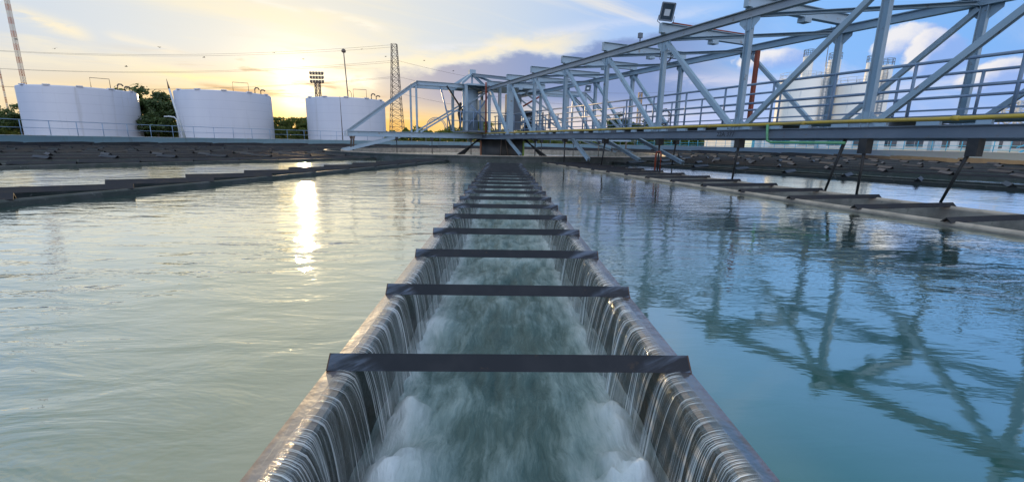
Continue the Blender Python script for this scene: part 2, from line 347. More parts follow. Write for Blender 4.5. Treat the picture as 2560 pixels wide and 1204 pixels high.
# ------------------------------------------------------------------ mesh helpers
class MB:
    def __init__(s): s.bm = bmesh.new()
    def box(s, c, d, rz=0.0, rot=None):
        M = Matrix.Translation(c) @ (rot.to_4x4() if rot else Matrix.Rotation(rz, 4, 'Z')) @ Matrix.Diagonal((*d, 1))
        bmesh.ops.create_cube(s.bm, size=1, matrix=M); return s
    def _frame(s, a, b, up=Z):
        d = (b-a).normalized(); x = d.cross(up)
        if x.length < 1e-4: x = d.cross(Vector((0, 1, 0)))
        x.normalize(); return d, x, x.cross(d).normalized()
    def prism(s, a, b, prof, up=Z, cap=True):
        """extrude a closed profile (side, up) from a to b"""
        a, b = Vector(a), Vector(b); d, x, y = s._frame(a, b, up)
        r1 = [s.bm.verts.new(a + x*u + y*v) for u, v in prof]; r2 = [s.bm.verts.new(b + x*u + y*v) for u, v in prof]
        k = len(prof)
        for i in range(k): s.bm.faces.new((r1[i], r1[(i+1) % k], r2[(i+1) % k], r2[i]))
        if cap: s.bm.faces.new(r1[::-1]); s.bm.faces.new(r2)
        return s
    def bar(s, a, b, w_, h_, up=Z): return s.prism(a, b, [(-w_/2, -h_/2), (w_/2, -h_/2), (w_/2, h_/2), (-w_/2, h_/2)], up)
    def ibeam(s, a, b, w_, h_, t_=.014, up=Z):
        W, H, T = w_/2, h_/2, t_
        return s.prism(a, b, [(-W, -H), (W, -H), (W, -H+T), (T/2, -H+T), (T/2, H-T), (W, H-T), (W, H), (-W, H), (-W, H-T), (-T/2, H-T), (-T/2, -H+T), (-W, -H+T)], up)
    def channel(s, a, b, w_, h_, t_=.014, up=Z):
        W, H, T = w_/2, h_/2, t_
        return s.prism(a, b, [(-W, -H), (W, -H), (W, -H+T), (-W+T, -H+T), (-W+T, H-T), (W, H-T), (W, H), (-W, H)], up)
    def angle(s, a, b, L, t_=.01, up=Z):
        return s.prism(a, b, [(-L/2, -L/2), (L/2, -L/2), (L/2, -L/2+t_), (-L/2+t_, -L/2+t_), (-L/2+t_, L/2), (-L/2, L/2)], up)
    def tube(s, pts, r, k=8, cap=True):
        pts = [Vector(q) for q in pts]; rings = []
        for i, q in enumerate(pts):
            d = (pts[min(i+1, len(pts)-1)]-pts[max(i-1, 0)]).normalized()
            x = d.cross(Z)
            if x.length < 1e-3: x = d.cross(Vector((0, 1, 0)))
            x.normalize(); y = x.cross(d); rr = r[i] if isinstance(r, (list, tuple)) else r
            rings.append([s.bm.verts.new(q + (x*math.cos(2*math.pi*j/k)+y*math.sin(2*math.pi*j/k))*rr) for j in range(k)])
        for a, b in zip(rings, rings[1:]):
            for j in range(k):
                f_ = s.bm.faces.new((a[j], a[(j+1) % k], b[(j+1) % k], b[j])); f_.smooth = True
        if cap: s.bm.faces.new(rings[0][::-1]); s.bm.faces.new(rings[-1])
        return s
    def lathe(s, prof, k=64, c=(0, 0, 0), a0=0, a1=2*math.pi, smooth=True):
        full = abs(a1-a0-2*math.pi) < 1e-6; m = k if full else k+1; rings = []
        for r, z in prof:
            rings.append([s.bm.verts.new((c[0]+r*math.cos(a0+(a1-a0)*j/k), c[1]+r*math.sin(a0+(a1-a0)*j/k), c[2]+z)) for j in range(m)])
        for a, b in zip(rings, rings[1:]):
            for j in range(k):
                f_ = s.bm.faces.new((a[j], a[(j+1) % m], b[(j+1) % m], b[j])); f_.smooth = smooth
        return s
    def poly(s, pts):
        s.bm.faces.new([s.bm.verts.new(q) for q in pts]); return s
    def build(s, name, m, parent=None, loc=None, weld=False, at=(0, 0, 0)):
        bmesh.ops.remove_doubles(s.bm, verts=s.bm.verts, dist=1e-5) if weld else None
        bmesh.ops.recalc_face_normals(s.bm, faces=s.bm.faces)
        off = wpos(parent) if parent else Vector(at)
        if off.length: bmesh.ops.translate(s.bm, verts=s.bm.verts, vec=-off)
        me = bpy.data.meshes.new(name); s.bm.to_mesh(me); s.bm.free(); me.materials.append(m)
        o = bpy.data.objects.new(name, me); COL.objects.link(o)
        if parent: o.parent = parent
        else: o.location = at
        return o
def wpos(o):
    v = Vector((0, 0, 0))
    while o: v = v + o.location; o = o.parent
    return v
def tag(o, label=None, cat=None, group=None, kind=None):
    for k_, v_ in (('label', label), ('category', cat), ('group', group), ('kind', kind)):
        if v_: o[k_] = v_
    return o
def empty(name, loc, label, cat, group=None):
    o = bpy.data.objects.new(name, None); COL.objects.link(o); o.location = loc; o.empty_display_size = .2
    return tag(o, label, cat, group)
def inst(name, mesh, parent, loc=(0, 0, 0), rz=0.0):
    o = bpy.data.objects.new(name, mesh); COL.objects.link(o); o.location = loc; o.rotation_euler = (0, 0, rz)
    if parent: o.parent = parent
    return o

CX, CY = -0.15, 32.0                                     # centre of the round basin
RW, RI = 33.5, 11.0                                      # wall and ring radius
def pol(th, r, z=0.0):
    """th in degrees: 0 points back to the camera, positive to the right"""
    return Vector((CX + math.sin(R(th))*r, CY - math.cos(R(th))*r, z))

# ------------------------------------------------------------------ ground
g = MB().lathe([(RW+.38, -.05), (60, -.05), (200, -.1), (5000, -.6)], 96, (CX, CY, 0)).build('ground', grassm); tag(g, kind='structure')
fl = MB().lathe([(.01, -2.6), (RW+.2, -2.6)], 64, (CX, CY, 0)).build('basin_floor', silt); tag(fl, kind='structure')
wl = MB().lathe([(RW, -2.6), (RW, .79), (RW-.05, .80), (RW-.05, .85), (RW+.4, .85), (RW+.4, -.3)], 144, (CX, CY, 0)).build('basin_wall', wallm, at=(CX, CY-RW, 0))
tag(wl, 'low round concrete wall of the settling basin, painted pale blue', 'wall')

# ------------------------------------------------------------------ launders (overflow channels)
ANG = [0, 13.9, 31.3, 43.5, 53, 63, 73, 83, 93, 104, 119, 134, 149, 165, 180, -165, -149, -134, -119, -105, -94, -84, -74, -64, -54, -45, -35.0, -14.6]
HALF = {0: .75, 13.9: .95, -14.6: .55, -35.0: .62, 31.3: .7}
def half(a): return HALF.get(a, .6)
# water sectors between the launders
mb = MB()
N = len(ANG)
for i in range(N):
    a, b_ = ANG[i], ANG[(i+1) % N]
    if b_ < a: b_ += 360
    ha, hb = half(ANG[i]), half(ANG[(i+1) % N])
    def edge_pt(th, hw, sgn, r):
        d = Vector((math.sin(R(th)), -math.cos(R(th)), 0)); nrm = Vector((math.cos(R(th)), math.sin(R(th)), 0))
        return Vector((CX, CY, 0)) + d*math.sqrt(r*r-hw*hw) + nrm*(hw*sgn + (-CX if th in (0, 360) else 0))
    def thof(v): return math.degrees(math.atan2(v.x-CX, -(v.y-CY)))
    ro, ri = RW-.01, RI+.55
    p1, p2 = edge_pt(a, ha, 1, ri), edge_pt(a, ha, 1, ro)
    p3, p4 = edge_pt(b_, hb, -1, ro), edge_pt(b_, hb, -1, ri)
    def arc(pa, pb, r):
        A, B = thof(pa), thof(pb)
        while B-A > 180: B -= 360
        while B-A < -180: B += 360
        return [pol(A+(B-A)*j/8, r) for j in range(1, 8)]
    mb.poly([p1, p2] + arc(p2, p3, ro) + [p3, p4] + arc(p4, p1, ri))
mb.lathe([(.01, 0), (RI-.45, 0)], 72, (CX, CY, 0), smooth=False)
wat = mb.build('water', waterm); tag(wat, kind='structure')

# main launder, brimming over on both sides
Y0, Y1 = -1.45, CY-RI-.45
ORD = {1: 'first', 2: 'second', 3: 'third', 4: 'fourth', 5: 'fifth', 6: 'sixth', 7: 'seventh', 8: 'eighth', 9: 'ninth', 10: 'tenth'}
main = empty('launder_channel', (0, Y0, 0), 'flooded overflow channel with falling water and a ladder of dark crossbars', 'channel', 'radial overflow channels of the basin')
for s in (-1, 1):
    MB().box((s*.680, (Y0+Y1)/2, -.67), (.06, Y1-Y0, 1.30)).build('side_wall', wetm, main)
    m_ = MB(); 
    prof = [(.752, -.03), (.752, .001), (.70, .004), (.67, .002), (.648, -.006), (.648, -.03)]
    ring_a = [m_.bm.verts.new((s*u, Y0, v)) for u, v in prof]; prev = ring_a
    ys = [Y0+(Y1-Y0)*j/60 for j in range(1, 61)]
    for y in ys:
        cur = [m_.bm.verts.new((s*u, y, v)) for u, v in prof]
        for i in range(len(prof)): m_.bm.faces.new((prev[i], prev[(i+1) % 6], cur[(i+1) % 6], cur[i]))
        prev = cur
    fo = m_.build('flange', flangem, main)
MB().box((0, (Y0+Y1)/2, -.9), (1.24, Y1-Y0, .1)).build('channel_floor', concr, main)
# one crossbar: angle iron laid ridge-up
def bar_mesh(name, L, leg, t_, m):
    mb = MB(); q = leg*.7071
    mb.prism((-L/2, 0, 0), (L/2, 0, 0), [(-q, 0), (-q+t_*.7, -t_*.7+.004), (0, q-t_*1.3), (q-t_*.7, -t_*.7+.004), (q, 0), (0, q)])
    o = mb.build(name, m); me = o.data; bpy.data.objects.remove(o); return me
BAR_Y = [1.725+.93*i for i in range(20)]
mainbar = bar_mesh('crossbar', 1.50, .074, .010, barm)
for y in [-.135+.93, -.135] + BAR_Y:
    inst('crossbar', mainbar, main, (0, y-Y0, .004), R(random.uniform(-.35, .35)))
# water in the channel
m_ = MB(); nx, ny = 44, 460; grid = []
for j in range(ny+1):
    q = j/ny; y = Y0 + (Y1-Y0)*(q**1.6)
    row = []
    for i in range(nx+1):
        x = -.652 + 1.304*i/nx; e = abs(x)
        z = -.435 + .045*(mnoise.noise((x*3.2, y*1.5, .3))) + .03*mnoise.noise((x*9, y*3.5, 5.1)) + .016*mnoise.noise((x*22, y*7, 2.1))
        bayp = ((y-1.725) % .93)/.93                      # boil-up where each bay's falls land
        z += .018*max(0, (e-.28)/.3)*(.5+.8*mnoise.noise((y*2.1, x > 0, 7)))
        for cx_, cy_, rx_, ry_, hh in ((-.49, 1.92, .09, .15, .11), (-.45, 1.50, .14, .15, .14), (.50, 1.90, .10, .18, .12), (.44, 1.47, .15, .16, .14), (-.52, 3.1, .08, .2, .05), (.52, 2.95, .09, .2, .06), (-.36, 1.72, .07, .16, .05)):
            d2 = ((x-cx_)/rx_)**2 + ((y-cy_)/ry_)**2
            if d2 < 6: z += hh*math.exp(-d2)*(1+.45*mnoise.noise((x*16, y*12, 1))+.25*mnoise.noise((x*45, y*35, 3)))
        row.append(m_.bm.verts.new((x, y, z)))
    grid.append(row)
for a, b_ in zip(grid, grid[1:]):
    for i in range(nx):
        f_ = m_.bm.faces.new((a[i], a[i+1], b_[i+1], b_[i])); f_.smooth = True
cw = m_.build('channel_water', foamm); tag(cw, kind='structure')
# falls on both sides, bay by bay between the crossbars
for s in (-1, 1):
    m_ = MB(); uvl = m_.bm.loops.layers.uv.new('UVMap')
    bars = [-.135, -.135+.93] + BAR_Y
    for k_ in range(-1, len(bars)):
        ya = (bars[k_] if k_ >= 0 else Y0) ; yb = bars[k_+1] if k_+1 < len(bars) else Y1
        near = ya < 7
        nu = 80 if near else 18; nv = 22
        rows = []
        for j in range(nv+1):
            v = j/nv; row = []
            for i in range(nu+1):
                u = i/nu
                gap = .014 + (.024+.02*mnoise.noise((k_*3.3, s*5.1, .2)))*v                       # the bar parts the sheet
                y = ya+gap + (yb-ya-2*gap)*u
                rip = mnoise.noise((y*26, v*.8, s*3.1)); rip2 = mnoise.noise((y*9, v*.4, s))
                if v < .32:
                    q = v/.32; x = .700-.052*q; z = .008 - .010*q*q + .0010*rip*q
                else:
                    q = (v-.32)/.68; x = .648 - .085*q**.55*(1+.5*rip2) + .005*rip*q**.5; z = -.002 - .022*q - .42*q**1.25
                row.append((m_.bm.verts.new((s*x, y, z)), y, v*.5))
            rows.append(row)
        for a, b_ in zip(rows, rows[1:]):
            for i in range(nu):
                q4 = (a[i], a[i+1], b_[i+1], b_[i])
                f_ = m_.bm.faces.new([q[0] for q in q4]); f_.smooth = True
                for lp, q in zip(f_.loops, q4): lp[uvl].uv = (q[1], q[2])
    me = bpy.data.meshes.new('falling_water'); m_.bm.to_mesh(me); m_.bm.free(); me.materials.append(fallm)
    fo = bpy.data.objects.new('falling_water', me); COL.objects.link(fo); tag(fo, kind='structure')

# the other launders
barS = bar_mesh('crossbar', 1.5, .11, .012, darkm); barW = bar_mesh('crossbar', 2.0, .085, .012, darkm)
barK = bar_mesh('crossbar', 1.58, .115, .012, darkm); barF = bar_mesh('crossbar', 1.5, .12, .012, darkm)
def launder(th, label, group='radial overflow channels of the basin'):
    hw = half(th); base = pol(th, RI+.5)
    rt = empty('launder_channel', base, label, 'channel', group)
    d = Vector((math.sin(R(th)), -math.cos(R(th)), 0)); nrm = Vector((math.cos(R(th)), math.sin(R(th)), 0))
    L = RW-RI-.55; lip = .035 if abs(th) < 20 else (.07 if abs(th) < 40 else .11)
    if th == -14.6: lip = .07
    for s in (-1, 1):
        a = base + nrm*s*(hw-.05); b_ = a + d*L
        MB().prism(a + Z*(-.6), b_ + Z*(-.6), [(-.04, -.5), (.04, -.5), (.04, .6+lip-.02), (-.04, .6+lip-.02)]).build('side_wall', concr if abs(th) < 20 and th > 0 else sidem, rt)
        MB().tube([a + Z*(lip-.01), a + d*L*.5 + Z*(lip-.012), b_ + Z*(lip-.01)], .044 if th == 13.9 else .036, 10).build('lip', lipm if th == 13.9 else (sidem if abs(th) < 40 else darkm), rt)
    MB().prism(base + Z*(-.75), base + d*L + Z*(-.75), [(-hw+.09, -.05), (hw-.09, -.05), (hw-.09, .05), (-hw+.09, .05)]).build('channel_floor', silt, rt)
    if th == 13.9: me, sp, sk, r0 = barW, 1.14, 0, .55
    elif th < 0 and th > -40: me, sp, sk, r0 = barK, 1.5, R(62 if th == -16 else 50), .8
    elif abs(th) < 64: me, sp, sk, r0 = barS, 1.75, R(14), .5
    else: me, sp, sk, r0 = barF, 1.75, R(-20), .5
    k_ = r0 + random.uniform(0, .4)
    while k_ < L-.3:
        o = inst('crossbar', me, rt, d*k_ + Z*(lip+.02), R(th)+sk+R(random.uniform(-1, 1)))
        k_ += sp
for i in range(1, 10):
    launder(ANG[i], f'overflow channel with dark crossbars, {ORD[i]} to the right of the flooded main channel')
for i in range(1, 10):
    launder(ANG[N-i], f'overflow channel with dark crossbars, {ORD[i]} to the left of the flooded main channel')
for i in range(10, N-9):
    launder(ANG[i], 'thin overflow channel on the far side of the ring and centre column', 'overflow channels behind the ring')

# ring channel around the centre
ring = empty('ring_channel', (CX, CY-RI, 0), 'dark circular collecting channel around the centre column', 'channel')
MB().lathe([(RI+.5, -.8), (RI+.5, .25), (RI+.56, .25), (RI+.56, .31), (RI+.40, .31), (RI+.40, -.8)], 120, (CX, CY, 0), smooth=False).build('outer_rim', sidem, ring)
MB().lathe([(RI-.40, -.8), (RI-.40, .31), (RI-.54, .31), (RI-.54, -.8)], 120, (CX, CY, 0), smooth=False).build('inner_rim', lipm, ring)
MB().lathe([(RI-.40, -.02), (RI+.40, -.02)], 120, (CX, CY, 0)).build('channel_bed', concr, ring)

# dark baffle panels standing along the wall
bf = empty('wall_baffle', (CX, CY+RW-1.1, 0), 'row of dark baffle panels standing in the water along the basin wall', 'baffle')
for k_ in range(26):
    th = 62 + k_*(236/26)
    wd = 236/26 + .5; rr = RW-1.0-.12*(k_ % 2)
    hA, hB = (.44, .36) if th > 180 else (.34, .44)
    m_ = MB(); steps = 6
    for j in range(steps):
        qa, qb = j/steps, (j+1)/steps
        za, zb = hA+(hB-hA)*qa, hA+(hB-hA)*qb
        if j == 0: za -= .05
        if j == steps-1: zb -= .05
        A, B, A2, B2 = (pol(th+wd*qa, rr), pol(th+wd*qb, rr), pol(th+wd*qa, rr+.08), pol(th+wd*qb, rr+.08))
        lo2 = Z*(-.5)
        m_.poly([A+lo2, B+lo2, B+Z*zb, A+Z*za]); m_.poly([A+Z*za, B+Z*zb, B2+Z*zb, A2+Z*za]); m_.poly([A2+Z*za, B2+Z*zb, B2+lo2, A2+lo2])
        if j == 0: m_.poly([A+lo2, A+Z*za, A2+Z*za, A2+lo2])
        if j == steps-1: m_.poly([B+lo2, B2+lo2, B2+Z*zb, B+Z*zb])
    m_.build('baffle_panel', darkm if k_ % 3 else blackm, bf, weld=True)

# ------------------------------------------------------------------ railings on the wall
def railing(name, th0, th1, m, label, step, mids, h_=1.05):
    rt = empty(name, pol(th0, RW+.18, .85), label, 'railing')
    ths = []; a = th0; st = math.degrees(step/RW)
    while a < th1: ths.append(a); a += st
    ths = ths[:98]
    post = MB().tube([(0, 0, 0), (0, 0, h_)], .027, 6); po = post.build('post', m); me = po.data; bpy.data.objects.remove(po)
    for a in ths: inst('post', me, rt, pol(a, RW+.18, .85)-rt.location)
    arc = [pol(th0+(th1-th0)*j/90, RW+.18, .85) for j in range(91)]
    for hh in (h_,)+mids:
        MB().tube([q+Z*hh for q in arc], .026 if hh == h_ else .02, 6).build('rail', m, rt)
    return rt
railing('wall_railing', 148.5, 276, wallrail, 'grey-blue tubular handrail along the far basin wall in front of the white tanks', 1.95, (.52,))
railing('wall_railing', 84, 148.2, blue_rail, 'bright blue close-set railing along the basin wall below the bridge', 1.1, (.75, .40, .12), 1.0)

# ------------------------------------------------------------------ rotating scraper bridge
AZB = R(22.5); UB = Vector((math.sin(AZB), -math.cos(AZB), 0)); NB = Vector((-math.cos(AZB), -math.sin(AZB), 0))
C0 = Vector((CX, CY, 0))
def bp(s_, t_, z_): return C0 + UB*s_ + NB*t_ + Z*z_     # s out along the bridge, t towards the camera's left
br = empty('scraper_bridge', (CX, CY, 0), 'long blue-grey steel truss bridge of the rotating sludge scraper with walkway', 'bridge')
TS = 1.8; ZB, ZT = 1.13, 4.08; S_END = 34.0
posts_s = [5.5+3.06*k_ for k_ in range(10)]
for sd_ in (1, -1):
    t_ = TS*sd_
    MB().ibeam(bp(-2.6, t_, ZT+.10), bp(S_END, t_, ZT+.10), .17, .21, .02).build('top_chord', chordm if sd_ > 0 else steel, br)
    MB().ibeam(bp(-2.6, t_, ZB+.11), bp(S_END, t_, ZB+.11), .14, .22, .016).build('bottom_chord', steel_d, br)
    for k_, s_ in enumerate(posts_s):
        m_ = MB().ibeam(bp(s_, t_, ZB+.22), bp(s_, t_, ZT), .13, .15, .014, UB)
        if k_ == 0: m_.box(bp(s_, t_, (ZB+.22+ZT)/2), (.34, .2, ZT-ZB-.24), AZB)
        # gusset plates at both ends of the post
        for zz, up in ((ZT-.001, -1), (ZB+.221, 1)):
            g1 = [bp(s_-.30, t_+.035*sd_, zz), bp(s_+.30, t_+.035*sd_, zz), bp(s_+.30, t_+.035*sd_, zz+up*.10), bp(s_+.08, t_+.035*sd_, zz+up*.30), bp(s_-.08, t_+.035*sd_, zz+up*.30), bp(s_-.30, t_+.035*sd_, zz+up*.10)]
            m_.poly(g1)
        m_.build('vertical_post', steel, br)
    for k_ in range(9):
        a, b_ = posts_s[k_], posts_s[k_+1]
        if k_ < 5: q = (bp(a+.10, t_, ZT-.05), bp(b_-.16, t_, ZB+.27))
        elif k_ == 5: q = (bp(b_-.10, t_, ZT-.05), bp(a+.16, t_, ZB+.27))
        else: q = (bp(a+.16, t_, ZB+.27), bp(b_-.10, t_, ZT-.05))
        MB().channel(q[0], q[1], .11, .12, .014, NB).build('diagonal_brace', steel, br)
    # brace and post by the centre
    MB().channel(bp(2.4, t_, ZT-.05), bp(5.25, t_, ZB+.27), .16, .16, .014, NB).build('diagonal_brace', steel, br)
    MB().ibeam(bp(2.2, t_, ZB+.22), bp(2.2, t_, ZT), .14, .16, .014, UB).build('vertical_post', steel, br)
for k_, s_ in enumerate(posts_s + [2.4]):
    m_ = MB().ibeam(bp(s_, -2.0, ZT+.375), bp(s_, 2.02, ZT+.375), .16, .29, .016)
    m_.box(bp(s_, -TS, ZT+.218), (.22, .22, .03), AZB); m_.box(bp(s_, TS, ZT+.218), (.22, .22, .03), AZB)
    m_.box(bp(s_, -.2, ZT+.17), (.26, .22, .12), AZB)
    m_.poly([bp(s_-.07, 2.03, ZT+.235), bp(s_+.07, 2.03, ZT+.235), bp(s_+.07, 2.03, ZT+.515), bp(s_-.07, 2.03, ZT+.515)])
    m_.build('cross_beam', steel, br)
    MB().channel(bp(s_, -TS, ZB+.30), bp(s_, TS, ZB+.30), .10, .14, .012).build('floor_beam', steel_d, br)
for k_ in range(8):
    a, b_ = posts_s[k_], posts_s[k_+1]
    MB().channel(bp(a+.1, TS-.1, ZT+.05), bp(b_-.1, -TS+.1, ZT+.05), .09, .09, .012).build('wind_brace', steel, br)
# walkway deck and its edge brackets
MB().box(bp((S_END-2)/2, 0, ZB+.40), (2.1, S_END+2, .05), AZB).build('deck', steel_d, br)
for k_ in range(44):
    s_ = .6+k_*.76
    MB().box(bp(s_, TS+.03, ZB+.255), (.10, .20 if k_ % 2 else .34, .07), AZB).build('pipe_bracket', steel, br)
MB().tube([bp(-1.2, TS+.06, ZB+.30)] + [bp(j*1.0, TS+.06, ZB+.335+.006*math.sin(j*1.7)) for j in range(0, 35)], .036, 8).build('yellow_conduit', yellow, br)
m_ = MB()
for k_ in range(13): 
    s_ = 1+k_*2.7; m_.tube([bp(s_-.05, TS+.06, ZB+.333), bp(s_+.05, TS+.06, ZB+.333)], .046, 8)
m_.build('conduit_coupling', yellow, br)
# handrails
for sd_ in (1, -1):
    hr = bpy.data.objects.new('handrail', None); COL.objects.link(hr); hr.parent = br
    t_ = sd_*1.0
    for zz in (2.575, 2.08): MB().tube([bp(1.0, t_, zz), bp(S_END, t_, zz)], .031, 8).build('rail', railm, hr)
    MB().bar(bp(1.0, t_, 1.67), bp(S_END, t_, 1.67), .012, .035).build('kick_rail', railm, hr)
    po = MB().tube([(0, 0, 1.56), (0, 0, 2.575)], .03, 8).build('post', railm); me = po.data; bpy.data.objects.remove(po)
    k_ = 1.2 + (.25 if sd_ < 0 else 0)
    while k_ < S_END: inst('post', me, hr, bp(k_, t_, 0)-C0); k_ += 1.53
# hanging scraper rods
def rod(s_, t_, ds, dt, z0, name='scraper_rod', r_=.028, boxh=.34, bw=.22):
    m_ = MB().tube([bp(s_, t_, ZB-.02), bp(s_+ds*.5, t_+dt*.5, (ZB+z0)/2), bp(s_+ds, t_+dt, z0)], [r_*1.4, r_, r_*.85], 8)
    o = m_.build(name, blackm, br)
    if boxh:
        MB().box(bp(s_, t_, ZB-boxh/2-.01), (bw, bw*.7, boxh), AZB).build('rod_clamp', blackm, o) 
    return o
for s_, t_, ds, dt, bh in ((23.9, 1.75, 0, 0, .30), (25.6, 1.75, -.30, 0, .30), (23.5, 1.75, -.25, 0, 0), (20.83, 1.7, -.1, .0, .24), (17.76, 1.7, 0, 0, .2), (14.72, 1.7, -.2, 0, .18), (11.6, 1.7, 0, 0, .14), (8.6, 1.7, 0, 0, .12), (14.9, -1.7, -.15, 0, .16)):
    rod(s_, t_, ds, dt, -.02, boxh=bh)
MB().tube([bp(17.9, 1.72, .10), bp(17.9, 1.72, .62), bp(17.86, 1.72, .70), bp(17.7, 1.72, .70), bp(17.66, 1.72, .62), bp(17.66, 1.72, -.02)], .03, 8).build('hook_pipe', rust, br)
# slanting blade arms below the bridge
for s_, t_, e_ in ((4.2, 1.4, 6.4), (10.6, -1.2, 13.4), (13.2, -1.2, 16.0), (11.4, 1.2, 13.0)):
    MB().channel(bp(s_, t_, ZB), bp(e_, t_+.1, .25), .13, .13, .012, NB).build('blade_arm', steel, br)
# short arms at right angles to the bridge
WA = NB
def ap(a_, c_, z_): return C0 + WA*a_ + UB*c_ + Z*z_
for sg in (1, -1):
    for c_ in (-.9, .9):
        e_ = 10.2*sg
        MB().ibeam(ap(1.2*sg, c_, 1.29), ap(e_, c_, 1.29), .16, .30, .02).build('arm_beam', steel, br)
        MB().ibeam(ap(.8*sg, c_, 4.38), ap(6.1*sg, c_, 4.38), .16, .24, .02).build('arm_chord', steel, br)
        MB().ibeam(ap(6.0*sg, c_, 4.42), ap(10.1*sg, c_, 1.42), .15, .18, .02).build('arm_strut', steel, br)
        MB().bar(ap(6.1*sg, c_, 1.44), ap(6.1*sg, c_, 4.27), .11, .11).build('arm_post', steel, br)
        MB().bar(ap(5.9*sg, c_, 1.46), ap(1.3*sg, c_, 4.2), .09, .10).build('arm_brace', steel, br)
        MB().channel(ap(7.2*sg, c_, 1.14), ap(10.5*sg, c_*1.1, .30), .16, .16, .014).build('blade_arm', steel, br)
        MB().tube([ap(9.9*sg, c_, 1.14), ap(9.9*sg, c_, .9), ap(9.95*sg, c_, .3)], [.12, .05, .05], 8).build('scraper_rod', mastm, br)
    MB().ibeam(ap(6.0*sg, -.9, 4.38), ap(6.0*sg, .9, 4.38), .16, .24, .02).build('arm_tie', steel, br)
    MB().box(ap(10.25*sg, 0, 1.29), (.06, 2.0, .32), AZB).build('arm_end_plate', polem if sg > 0 else steel, br)
    for a_ in (7.4, 5.2, 2.6):
        o = MB().tube([ap(a_*sg, .95, 1.13), ap(a_*sg, .95, -.02)], .024, 6).build('scraper_rod', blackm, br)
        MB().box(ap(a_*sg, .95, 1.03), (.16, .16, .2), AZB).build('rod_clamp', blackm, o)
# peaked frame over the centre
apx = ap(2.1, -.3, 5.32)
m_ = MB().box(apx + Z*.08, (.42, .34, .34), AZB)
m_.build('peak_block', steel, br)
for q in (ap(3.3, -1.6, 4.5), ap(3.3, 1.2, 4.5), ap(.9, 1.6, 4.5), ap(.4, -1.6, 4.5)):
    MB().channel(apx, q, .13, .15, .014).build('peak_leg', steel, br)
MB().ibeam(apx - Z*.05, bp(5.0, .6, 4.40), .18, .2, .02).build('peak_stay', chordm, br)
MB().bar(apx - Z*.1, ap(2.1, -.3, 4.4), .12, .12).build('peak_leg', steel, br)
MB().box(ap(.8, 0, 4.42), (4.6, 3.4, .10), AZB).build('centre_roof', steel, br)
# machinery on the centre platform
MB().box(ap(.4, 0, 1.58), (5.2, 3.7, .08), AZB).build('centre_platform', steel_d, br)
MB().tube([ap(2.45, .35, 1.62), ap(2.45, .35, 4.2)], .52, 24).build('settling_cylinder', steel, br)
MB().box(ap(1.9, 1.0, 2.9), (.5, .12, 1.3), AZB).build('control_cabinet', creamp, br)
MB().box(ap(-.4, .9, 2.9), (.9, .7, 2.3), AZB).build('drive_housing', steel_d, br)
m_ = MB().tube([ap(-1.7, .7, 1.62), ap(-1.7, .7, 2.0)], .42, 16).tube([ap(-1.7, .7, 2.0), ap(-1.7, .7, 2.9)], .30, 16).tube([ap(-1.7, .7, 2.9), ap(-1.7, .7, 3.05)], .36, 16)
m_.build('drive_motor', blackm, br)
MB().box(ap(-2.2, .5, 1.85), (1.2, .9, .5), AZB).build('gear_case', steel, br)
for a_, c_ in ((3.1, 1.5), (3.1, -1.5), (.9, 1.7), (.9, -1.7)):
    MB().ibeam(ap(a_, c_, 1.6), ap(a_, c_, 4.38), .16, .18, .016, UB).build('centre_column_leg', steel, br)
MB().bar(ap(-.2, 1.0, 1.7), ap(-1.6, 1.0, 2.6), .3, .16).build('hopper_chute', steel, br)
m_ = MB()
for k_ in range(7):
    a_ = 4.4-k_*.85; m_.tube([ap(a_, 1.75, 1.62), ap(a_, 1.75, 2.75)], .03, 6)
m_.tube([ap(4.4, 1.75, 2.75), ap(-.7, 1.75, 2.75)], .03, 6).tube([ap(4.4, 1.75, 2.2), ap(-.7, 1.75, 2.2)], .025, 6)
m_.build('platform_rail', railm, br)
MB().tube([bp(2.0, 1.95, 1.5), bp(2.0, 1.95, 4.55)], .055, 8).build('red_pipe', rust, br)
MB().tube([ap(4.2, 1.0, 4.3), ap(3.2, 1.0, 2.9), ap(3.4, 1.0, 1.7)], .06, 6).build('hose', blackm, br)
for a, b_, r_ in (((3.0, 1.3, 1.7), (1.2, 1.3, 4.3), .05), ((1.2, 1.5, 1.7), (2.8, 1.5, 3.2), .04), ((-.6, 1.6, 2.75), (-2.6, 1.6, 1.7), .05), ((-1.0, 1.2, 3.3), (-2.6, 1.2, 4.2), .06), ((3.9, .9, 1.6), (4.6, .9, 4.3), .05), ((2.2, 1.6, 1.7), (2.2, 1.6, 3.5), .05)):
    MB().tube([ap(*a), ap(*[(p_+q_)/2 for p_, q_ in zip(a, b_)]), ap(*b_)], r_, 6).build('machinery_pipe', railm if r_ < .06 else rust, br)
MB().tube([ap(3.55, 1.6, 1.7), ap(3.5, 1.62, 2.3), ap(3.6, 1.6, 2.6), ap(3.5, 1.6, 3.3)], [.10, .14, .10, .06], 8).build('valve_stack', blackm, br)
for c_ in (-2.6, -3.1): MB().bar(ap(c_, 1.0, 1.9), ap(c_, 1.0, 3.0), .12, .12).build('motor_stay', steel_d, br)
# red riser and conduit on the far truss
m_ = MB().bar(bp(18.30, -TS+.16, ZB+.3), bp(18.30, -TS+.16, ZT-.05), .10, .13, NB)
m_.build('red_riser', rust, br)
MB().tube([bp(18.0, -TS+.22, ZB+.4), bp(18.02, -TS+.22, 2.4), bp(17.94, -TS+.2, 2.75), bp(18.06, -TS+.22, 3.3), bp(18.1, -TS+.22, ZT)], .018, 6).build('riser_cable', wirem, br)
MB().tube([bp(17.76, 1.6, ZT+.56), bp(17.76, -.2, ZT+.555), bp(17.76, -1.6, ZT+.56)], .022, 6).build('red_conduit', rust, br)
